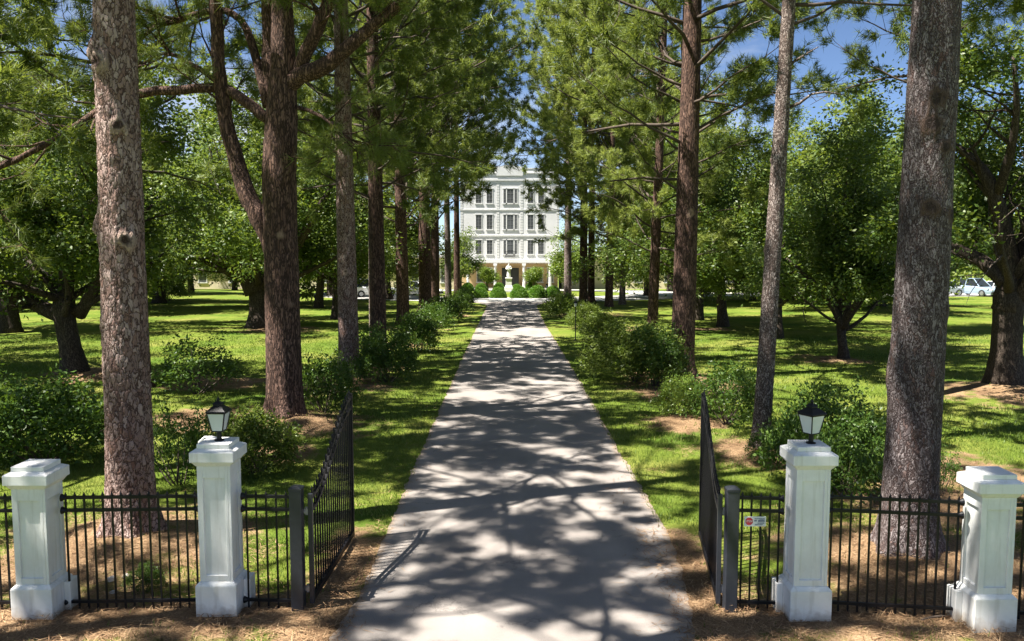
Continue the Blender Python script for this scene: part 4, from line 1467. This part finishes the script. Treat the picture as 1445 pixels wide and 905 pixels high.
def gate_leaf(hx, hy, tx, ty, label, sg):
    root = empty('gate_leaf', (hx, hy, gz(hx, hy)))
    tag(root, label, 'gate', 'open iron gate leaves')
    A, B = Vector((0, 0, 0)), Vector((tx - hx, ty - hy, 0))

    def top(t):
        s = min(1, max(0, (t - .05) / .95))
        return 1.31 + .77 * (s * s * (3 - 2 * s)) ** .9

    n = 19
    rot = math.atan2(B.y, B.x)
    for i in range(n):
        t = (i + .7) / (n + .4)
        o = picket_mesh(top(t) + .13 - .07).build('picket', M['iron'], root)
        o.location = A.lerp(B, t) + Vector((0, 0, .07))
        o.rotation_euler = (0, 0, rot)
    for off in (.0, -.15):
        r_ = MB()
        q = 26
        pr = None
        pts = [A.lerp(B, i / q) + Vector((0, 0, top(i / q) + off)) for i in range(q + 1)]
        b = 0
        sd = Vector((-B.y, B.x, 0)).normalized() * .02
        for pnt in pts:
            r_.v += [tuple(pnt - sd - Vector((0, 0, .02))), tuple(pnt + sd - Vector((0, 0, .02))), tuple(pnt + sd + Vector((0, 0, .02))), tuple(pnt - sd + Vector((0, 0, .02)))]
        for i in range(q):
            for c in range(4):
                c2 = (c + 1) % 4
                r_.f.append((i * 4 + c, i * 4 + c2, (i + 1) * 4 + c2, (i + 1) * 4 + c))
                r_.m.append(0)
        r_.build('top_rail', M['iron'], root)
    r_ = MB()
    rot_bar(r_, A + Vector((0, 0, .10)), B + Vector((0, 0, .10)), .024, .035)
    r_.build('bottom_rail', M['iron'], root)
    for P, hh, mat in ((A, 1.36, M['postpaint']), (B, 2.14, M['iron'])):
        s_ = MB().box(-.026, .026, -.026, .026, .05, hh)
        o = s_.build('stile', mat, root, bevel=.003)
        o.location = P
        o.rotation_euler = (0, 0, rot)
    for z in (1.13, .2):
        h_ = MB()
        h_.box(-.10 * sg if sg > 0 else .0, .0 if sg > 0 else .10, -.02, .02, z, z + .05)
        h_.lathe([(.02, z - .02), (.02, z + .07)], 10, -.045 * sg, -.0)
        h_.build('hinge', M['alu'], root)
    return root


gate_leaf(-2.35, 9.68, -2.30, 11.95, 'left iron gate leaf swung open, its top curving up to the tip', 1)
gate_leaf(2.42, 9.66, 2.72, 11.95, 'right iron gate leaf swung open, seen nearly edge on', -1)

# small sign on the narrow right panel
sg = empty('gate_sign', (2.80, 9.553, 1.07))
tag(sg, 'small white sign with a red stop mark wired to the iron fence', 'sign')
M['signwhite'] = simple('sign_white', (0.74, 0.76, 0.74), .4, 0, .05, 20)
M['signred'] = simple('sign_red', (0.50, 0.03, 0.06), .4, 0, .1, 20)
M['signblue'] = simple('sign_blue_grey', (0.10, 0.13, 0.22), .5, 0, .2, 30)
MB().box(-.125, .125, -.003, .003, -.058, .058).build('panel', M['signwhite'], sg, bevel=.001)
oc = MB()
vs = [(-.068 + .047 * math.cos(PI / 8 + q * PI / 4), -.0045, .002 + .047 * math.sin(PI / 8 + q * PI / 4)) for q in range(8)]
oc.v = vs + [(a_, -.0025, c_) for a_, b_, c_ in vs]
oc.f = [tuple(range(8))] + [(i, i + 8, (i + 1) % 8 + 8, (i + 1) % 8) for i in range(8)]
oc.m = [0] * 9
oc.build('stop_mark', M['signred'], sg)


def text(body, size, loc, mat, parent, name, ext=.0006):
    c = bpy.data.curves.new(name, 'FONT')
    c.body = body
    c.size = size
    c.extrude = ext
    c.align_x = 'CENTER'
    c.align_y = 'CENTER'
    c.materials.append(mat)
    t_ = bpy.data.objects.new(name, c)
    COL.objects.link(t_)
    me = bpy.data.meshes.new_from_object(t_.evaluated_get(bpy.context.evaluated_depsgraph_get()))
    bpy.data.objects.remove(t_)
    o = bpy.data.objects.new(name, me)
    o.location = loc
    o.rotation_euler = (PI / 2, 0, 0)
    return link(o, parent)


text('STOP', .034, (-.068, -.0056, .002), M['signwhite'], sg, 'stop_lettering')
mk = MB()                                   # the photo's small print is too blurred to read: short dark strokes only
rr_ = random.Random(3)
for zz, xa, xb, hh in ((.034, -.006, .112, .006), (.012, -.008, .018, .012), (.010, .034, .112, .015), (-.018, .03, .108, .007), (-.036, .0, .09, .005)):
    q = xa
    while q < xb:
        wd = rr_.uniform(.006, .013)
        mk.box(q, min(q + wd, xb), -.0045, -.0025, zz - hh, zz + hh * rr_.uniform(.5, 1))
        q += wd + .003
mk.build('small_print', M['signblue'], sg)

# loose stones, cones and a stick on the bare soil
M['stone'] = simple('pale_stone', (0.45, 0.44, 0.42), .8, 0, .3, 14, .4)
rs = random.Random(12)
for i, (u, v, s, lab) in enumerate([(157, 822, .07, 'pale angular stone under the plated pine, left of two'), (178, 817, .06, 'pale stone under the plated pine, right of two'), (160, 838, .05, 'small pale stone lowest of those under the plated pine')]):
    x, y = at(u, v)
    b = MB()
    b.lathe([(s * .4, 0), (s * .95, s * .15), (s, s * .4), (s * .6, s * .7), (s * .1, s * .8)], 9)
    b.v = [(a_ * rs.uniform(.75, 1.2), b_ * rs.uniform(.75, 1.2), c_ * rs.uniform(.9, 1.1)) for a_, b_, c_ in b.v]
    o = b.build('stone', M['stone'])
    o.location = (x, y, gz(x, y) - .01)
    tag(o, lab, 'stone', 'loose stones on the straw')
for (u, v, a0, ln, lab) in [(1300, 880, .3, .55, 'dry fallen stick on the straw before the right fence panel'), (1250, 868, 2.6, .35, 'short broken stick near the tall right pillar')]:
    x, y = at(u, v)
    p = [(math.cos(a0) * t * ln, math.sin(a0) * t * ln, .03 + .015 * math.sin(t * 5)) for t in (0, .25, .5, .75, 1)]
    b = MB().tube(p, (.013, .012, .010, .008, .005), 6)
    b.tube([p[2], (p[2][0] + .05, p[2][1] + .14, .07)], (.006, .003), 5)
    o = b.build('stick', M['twig'])
    o.location = (x, y, gz(x, y))
    tag(o, lab, 'stick', 'dry sticks on the straw')


# ------------------------------------------------------------------ the white house
BY, BX = 114.0, -0.3
BZ = gz0(BY) - .02
M['stucco'] = simple('white_stucco', (0.62, 0.62, 0.63), .7, 0, .07, .6, .1)
M['trim'] = simple('white_trim', (0.63, 0.63, 0.63), .6, 0, .06, 2)
M['tan'] = simple('tan_plaster', (0.50, 0.36, 0.19), .8, 0, .1, 1)
M['tanwing'] = simple('cream_plaster', (0.62, 0.53, 0.40), .8, 0, .08, .6)
M['roofm'] = simple('grey_roof', (0.22, 0.21, 0.2), .8, 0, .2, 1)
M['dark'] = simple('dark_door', (0.018, 0.02, 0.018), .3, 0, .2, 1)
m, nt, p = newmat('window_glass')
p.inputs['Base Color'].default_value = (0.09, 0.095, 0.10, 1)
p.inputs['Roughness'].default_value = 0.12
M['glass'] = m

M['sash'] = simple('grey_sash', (0.16, 0.16, 0.17), .5, 0, .1, 3)
house = empty('white_building', (BX, BY, BZ))
tag(house, 'white four storey building with tall windows and a porch at the end of the drive', 'building')
HW, HT, DEP, PORCH = 6.6, 16.0, 12.0, 3.62
MB().box(-HW, HW, 0, DEP, PORCH, 15.4).build('wall', M['stucco'], house)
MB().box(-HW, HW, 3.0, DEP, -.3, PORCH - .002).build('porch_back_wall', M['tan'], house)
c = MB()
c.box(-HW - .12, HW + .12, -.12, DEP + .1, 15.4, 15.52)
c.box(-HW + .02, HW - .02, .05, .35, 15.52, 16.0)
c.box(-HW - .05, HW + .05, .0, .4, 16.0, 16.12)
c.build('parapet', M['trim'], house)
# raised centre of the parapet
c = MB().box(-1.75, 1.75, -.16, -.001, 15.1, 16.25)
c.v += [(-1.75, -.16, 16.252), (1.75, -.16, 16.252), (0, -.16, 16.6), (-1.75, -.001, 16.252), (1.75, -.001, 16.252), (0, -.001, 16.6)]
n0 = len(c.v) - 6
c.f += [(n0, n0 + 1, n0 + 2), (n0 + 5, n0 + 4, n0 + 3), (n0 + 1, n0 + 4, n0 + 5, n0 + 2), (n0 + 3, n0, n0 + 2, n0 + 5)]
c.m += [0] * 4
c.build('gable', M['trim'], house)
for z, hh, pr in ((14.45, .2, .12), (10.55, .14, .08), (7.1, .2, .11), (PORCH + .0, .42, .2)):
    cc = MB().box(-HW - pr, HW + pr, -pr, -.002, z, z + hh)
    cc.box(-HW - pr * .6, HW + pr * .6, -pr * .6, -.003, z - .1, z - .002)
    cc.build('cornice', M['trim'], house)
q = MB()                                    # quoins of the centre bay and corners
for xq in (-1.75, 1.4, -HW, HW - .38):
    z = 4.3
    while z < 14.2:
        if not (6.95 < z < 7.35 or 10.4 < z < 10.75):
            q.box(xq, xq + .36, -.035, -.004, z, z + .26)
        z += .36
q.build('quoins', M['trim'], house)


def window(x0, x1, z0, z1, cols_, rows, yy=0.0, wide=False):
    fr = MB()
    t = .07
    # recess reads as a dark opening: glass set behind a proud white frame
    fr.box(x0 - t, x0, yy - .05, yy + .01, z0 - .002, z1 + .002)
    fr.box(x1, x1 + t, yy - .05, yy + .01, z0 - .002, z1 + .002)
    fr.box(x0 - t - .06, x1 + t + .06, yy - .07, yy + .01, z1 + .003, z1 + .16)
    fr.box(x0 - t - .08, x1 + t + .08, yy - .09, yy + .01, z0 - .14, z0 - .003)
    f = fr.build('window', M['trim'], house)
    MB().box(x0 + .001, x1 - .001, yy - .012, yy + .005, z0 + .001, z1 - .001).build('pane', M['glass'], f)
    mu = MB()
    for i in range(1, cols_):
        xx = x0 + (x1 - x0) * i / cols_
        mu.box(xx - .028, xx + .028, yy - .04, yy - .013, z0 + .002, z1 - .002)
    for i in range(1, rows):
        zz = z0 + (z1 - z0) * i / rows
        mu.box(x0 + .002, x1 - .002, yy - .034, yy - .014, zz - .022, zz + .022)
    mu.build('mullion', M['sash'], f)


for z0, z1 in ((11.5, 13.35), (8.05, 9.95), (4.75, 6.6)):
    for xa in (-4.5, -3.05, 2.4, 3.8):
        window(xa, xa + .75, z0, z1, 2, 4)
    window(-.82, -.5, z0, z1, 2, 4)
    window(-.36, .5, z0, z1 + .02, 2, 3)
    window(.64, .96, z0, z1, 2, 4)
bal = MB().box(-.62, .72, -.75, -.36, 4.42, 4.52)
for i in range(10):
    xx = -.6 + i * .143
    bal.box(xx, xx + .03, -.74, -.71, 4.52, 5.1)
bal.box(-.64, .74, -.76, -.70, 5.1, 5.16)
bal.build('balcony', M['iron'], house)
for xa in (-5.6, -1.95, 1.9, 5.4):
    col = MB().box(xa - .26, xa + .26, -.28, .24, -.3, .35)
    col.lathe([(.2, .35), (.19, 1.2), (.165, 3.2)], 16, xa, -.02)
    col.box(xa - .25, xa + .25, -.27, .23, 3.2, PORCH - .103)
    col.build('column', M['trim'], house)
MB().box(-HW, HW, -.2, 3.0, -.4, .16).build('porch_floor', M['concrete'], house)
MB().box(-1.1, 1.25, 2.93, 2.997, .16, 2.85).build('door', M['dark'], house)
dv = MB().box(-1.22, -1.1, 2.9, 2.996, .16, 2.97).box(1.25, 1.37, 2.9, 2.996, .16, 2.97).box(-1.1, 1.25, 2.9, 2.996, 2.852, 2.97).box(.04, .1, 2.9, 2.929, .16, 2.85)
dv.build('door_frame', M['tan'], house)
for xa in (-4.5, -3.2, 2.4, 3.75, 5.2):
    window(xa, xa + .75, .9, 2.75, 2, 3, 2.99)
MB().box(-HW, HW, .0, 3.0, PORCH - .09, PORCH - .003).build('porch_ceiling', M['tan'], house)


def wing(x0, x1, label):
    w_ = empty('low_wing', ((x0 + x1) / 2, BY + 4, BZ))
    tag(w_, label, 'building', 'low wings beside the white building')
    hl = (x1 - x0) / 2
    MB().box(-hl, hl, 0, 8, -.4, 4.2).build('wall', M['tanwing'], w_)
    rf = MB().box(-hl - .3, hl + .3, -.6, 8.4, 4.2, 4.42)
    rf.build('roof', M['roofm'], w_)
    n_ = int((x1 - x0) / 4)
    for i in range(n_):
        xx = -hl + (i + .5) * (2 * hl / n_)
        f = MB().box(xx - .62, xx - .52, -.05, -.003, .8, 2.9).box(xx + .52, xx + .62, -.05, -.003, .8, 2.9).box(xx - .7, xx + .7, -.1, -.003, .66, .798).box(xx - .7, xx + .7, -.1, -.003, 2.902, 3.02).build('window', M['trim'], w_)
        MB().box(xx - .519, xx + .519, -.03, -.004, .8, 2.9).build('pane', M['glass'], f)


wing(-45, -7.2, 'low cream wing with dark windows left of the white building')
wing(6.9, 45, 'low cream wing with dark windows right of the white building')

# ------------------------------------------------------------------ statue
M['marble'] = simple('white_marble', (0.58, 0.57, 0.55), .6, 0, .12, 3, .15)
sx_, sy_ = -0.37, 97.0
st = empty('statue', (sx_, sy_, gz0(sy_)))
tag(st, 'white robed statue with raised forearms on a stepped pedestal', 'statue')
pd = MB().box(-.62, .62, -.62, .62, -.3, .22).box(-.5, .5, -.5, .5, .22, .5)
pd.frustum(0, 0, .5, .46, .8, .36)
pd.frustum(0, 0, .8, .35, 1.5, .33)
pd.box(-.4, .4, -.4, .4, 1.5, 1.66)
pd.build('pedestal', M['marble'], st, bevel=.015)
bones = [((0, 0, 2.45), .2), ((0, 0, 2.15), .235), ((0, 0, 1.9), .26), ((0, 0, 1.66), .285), ((0, 0, 2.72), .205), ((0, 0, 2.9), .19), ((0, 0, 3.0), .09), ((0, -.02, 3.13), .115), ((0, -.02, 3.24), .095),
         ((-.2, 0, 2.9), .105), ((-.3, -.03, 2.66), .10), ((-.16, -.2, 2.62), .075), ((-.06, -.26, 2.74), .05),
         ((.2, 0, 2.9), .105), ((.31, -.03, 2.68), .10), ((.2, -.22, 2.62), .075), ((.12, -.27, 2.72), .05)]
be = [(0, 1), (1, 2), (2, 3), (0, 4), (4, 5), (5, 6), (6, 7), (7, 8), (5, 9), (9, 10), (10, 11), (11, 12), (5, 13), (13, 14), (14, 15), (15, 16)]
me = bpy.data.meshes.new('figure')
me.from_pydata([b[0] for b in bones], be, [])
me.materials.append(M['marble'])
fo = link(bpy.data.objects.new('figure', me), st)
sk = fo.modifiers.new('skin', 'SKIN')
sk.use_smooth_shade = True
for i, b in enumerate(bones):
    me.skin_vertices[0].data[i].radius = (b[1], b[1] * (.8 if i < 6 else 1))
    me.skin_vertices[0].data[i].use_root = (i == 0)
ss = fo.modifiers.new('sub', 'SUBSURF')
ss.levels = ss.render_levels = 2


# ------------------------------------------------------------------ parked cars
M['tyre'] = simple('tyre_rubber', (0.015, 0.015, 0.015), .8, 0, .1, 10)
M['rim'] = simple('wheel_rim', (0.45, 0.46, 0.48), .3, .8, .1, 10)
M['lamp'] = simple('car_lamp', (0.75, 0.78, 0.8), .15, 0, .05, 10)
M['red'] = simple('tail_lamp', (0.35, 0.01, 0.01), .2, 0, .1, 10)
m, nt, p = newmat('car_glass')
p.inputs['Base Color'].default_value = (0.02, 0.025, 0.03, 1)
p.inputs['Roughness'].default_value = 0.06
M['cglass'] = m


def carpaint(name, c):
    m, nt, p = newmat(name)
    p.inputs['Base Color'].default_value = (*c, 1)
    p.inputs['Roughness'].default_value = 0.28
    p.inputs['Coat Weight'].default_value = 0.8
    p.inputs['Coat Roughness'].default_value = 0.05
    return m


def car(loc, rz, paint, label, suv):
    root = empty('parked_car', loc, rz)
    tag(root, label, 'car', 'cars parked beyond the lawn')
    hr = 1.72 if suv else 1.43
    belt = 1.0 if suv else .90
    # body: loft of sections along x: (x, half width, belt height)
    secs = [(-2.25, .70, .72), (-2.18, .80, .92), (-1.6, .90, belt), (-.5, .92, belt), (.7, .92, belt - .02), (1.2, .90, belt - .08), (1.95, .85, belt - .20), (2.2, .76, belt - .30), (2.28, .66, .56)]
    b = MB()
    for x_, hw, zt in secs:
        b.v += [(x_, -hw * .95, .24), (x_, hw * .95, .24), (x_, hw, .5), (x_, hw, zt - .08), (x_, hw * .9, zt), (x_, -hw * .9, zt), (x_, -hw, zt - .08), (x_, -hw, .5)]
    for i in range(len(secs) - 1):
        for k_ in range(8):
            k2 = (k_ + 1) % 8
            b.f.append((i * 8 + k_, (i + 1) * 8 + k_, (i + 1) * 8 + k2, i * 8 + k2))
            b.m.append(0)
    b.f += [tuple(range(8)), tuple(len(b.v) - 1 - i for i in range(8))]
    b.m += [0, 0]
    b.build('body', paint, root, smooth=False, bevel=.03)
    # cabin glass and roof
    xr = -2.05 if suv else -1.75
    g = MB()
    g.v = [(xr, -.78, belt - .02), (1.05, -.78, belt - .04), (1.05, .78, belt - .04), (xr, .78, belt - .02), (xr + (.25 if suv else .65), -.6, hr - .05), (.25, -.6, hr - .05), (.25, .6, hr - .05), (xr + (.25 if suv else .65), .6, hr - .05)]
    g.f = [(0, 1, 5, 4), (1, 2, 6, 5), (2, 3, 7, 6), (3, 0, 4, 7), (4, 5, 6, 7), (3, 2, 1, 0)]
    g.m = [0] * 6
    g.build('window', M['cglass'], root, bevel=.02)
    r_ = MB()
    xb = xr + (.22 if suv else .6)
    r_.box(xb, .3, -.63, .63, hr - .06, hr)
    for s in (-1, 1):
        for (xa, za, xc, zc) in ((xb + .02, hr - .03, xr + .02, belt - .02), (.27, hr - .03, 1.02, belt - .04), (-.45, hr - .03, -.5, belt - .02)):
            r_.tube([(xa, s * .62, za), (xc, s * .80, zc)], (.045, .05), 6)
    r_.build('roof', paint, root, bevel=.015)
    for x_ in (-1.38, 1.38):
        for s in (-1, 1):
            t = MB()
            t.tube([(x_, s * .70, .33), (x_, s * .93, .33)], (.33, .33), 20)
            w_ = t.build('wheel', M['tyre'], root)
            MB().tube([(x_, s * .931, .33), (x_, s * .945, .33)], (.2, .17), 16).build('rim', M['rim'], w_)
    for s in (-1, 1):
        MB().box(2.1, 2.27, s * .56 - .12, s * .56 + .12, .58, .70).build('headlight', M['lamp'], root, bevel=.02)
        MB().box(-2.26, -2.12, s * .6 - .12, s * .6 + .12, .68, .84).build('tail_light', M['red'], root, bevel=.02)
    MB().box(2.2, 2.36, -.72, .72, .30, .48).build('bumper', M['tyre'], root, bevel=.03)


PW, PS, PB = carpaint('paint_white', (.75, .76, .77)), carpaint('paint_silver', (.42, .47, .53)), carpaint('paint_blue_grey', (.28, .36, .46))
CY = 80.5
car((-13.0, CY + .3, gz0(CY) + .02), .25, PW, 'white high roofed car seen between the speckled pine and dark pine, left', True)
car((-8.9, CY + 1.2, gz0(CY) + .02), -.55, PW, 'white low car half hidden by the thickest dark pine, left', False)
car((42.2, CY + 3.2, gz0(CY + 3.2) + .03), PI + .15, PS, 'silver car leftmost of the row beyond the right lawn', False)
car((45.3, CY + 2.6, gz0(CY + 2.6) + .03), -1.15, PB, 'blue grey car in the middle of the row beyond the right lawn', True)
car((47.9, CY + 2.4, gz0(CY + 2.4) + .03), -1.1, PW, 'white car at the end of the row beyond the right lawn', False)


# ------------------------------------------------------------------ path lamps
def path_lamp(x, y, h, label):
    root = empty('path_lamp', (x, y, gz(x, y)))
    tag(root, label, 'lamp', 'slim lamps along the right of the drive')
    MB().lathe([(.06, -.05), (.06, .02), (.026, .05), (.022, h - .22)], 10).build('pole', M['iron'], root)
    MB().lathe([(.03, h - .22), (.05, h - .2), (.07, h - .06)], 10).build('lamp_glass', M['frost'], root)
    MB().lathe([(.10, h - .06), (.09, h - .03), (.03, h + .03), (.01, h + .06)], 10).build('lamp_cap', M['iron'], root)


x, y = at(812, 481)
path_lamp(x, y, 1.75, 'tall slim black path lamp beside the azaleas right of the drive')
x, y = at(771.5, 431)
path_lamp(x, y, 1.6, 'black path lamp at the far end of the drive by the clipped balls')

# ------------------------------------------------------------------ sky, sun, render
SUN_EL, SUN_AZ = rad(62), math.atan2(-0.9, -0.33)     # azimuth from +Y towards +X
sd = Vector((math.sin(SUN_AZ) * math.cos(SUN_EL), math.cos(SUN_AZ) * math.cos(SUN_EL), math.sin(SUN_EL)))
sun = bpy.data.lights.new('sun', 'SUN')
sun.energy = 5.0
sun.angle = rad(0.45)
sun.color = (1.0, 0.95, 0.86)
so = bpy.data.objects.new('sun', sun)
so.rotation_euler = (-sd).to_track_quat('-Z', 'Y').to_euler()
so.location = (-30, -20, 50)
link(so)

wd = bpy.data.worlds.new('World')
S.world = wd
wd.use_nodes = True
nt = wd.node_tree
bg_ = nt.nodes['Background']
sky = nt.nodes.new('ShaderNodeTexSky')
sky.sky_type = 'NISHITA'
sky.sun_disc = False
sky.sun_elevation = SUN_EL
sky.sun_rotation = SUN_AZ % (2 * PI)
sky.air_density = 0.5
sky.dust_density = 0.15
sky.ozone_density = 3.0
# thin summer clouds over the blue
tc = nt.nodes.new('ShaderNodeTexCoord')
mp = nt.nodes.new('ShaderNodeMapping')
mp.inputs['Scale'].default_value = (1.6, 1.6, 4.5)
mp.inputs['Location'].default_value = (2.75, 0.7, 0.35)
L(nt, tc.outputs['Generated'], mp.inputs['Vector'])
f, _ = noisen(nt, mp.outputs[0], 1.7, 8, 0.58)
cl = ramp(nt, f, [(0.49, (0, 0, 0)), (0.70, (1, 1, 1))])
mx = mixc(nt, mathn(nt, 'MULTIPLY', cl, 0.75), sky.outputs[0], (5.5, 5.7, 6.0))
L(nt, mx, bg_.inputs['Color'])
bg_.inputs['Strength'].default_value = 0.05

S.view_settings.view_transform = 'Standard'
S.view_settings.look = 'None'
S.view_settings.exposure = 1.85
S.view_settings.gamma = 1.0
c = S.cycles
c.use_denoising = True
try:
    c.denoiser = 'OPENIMAGEDENOISE'
    c.denoising_input_passes = 'RGB_ALBEDO_NORMAL'
except Exception:
    pass
c.max_bounces = 5
c.diffuse_bounces = 3
c.glossy_bounces = 2
c.transmission_bounces = 3
c.transparent_max_bounces = 4
c.caustics_reflective = False
c.caustics_refractive = False
c.sample_clamp_indirect = 6
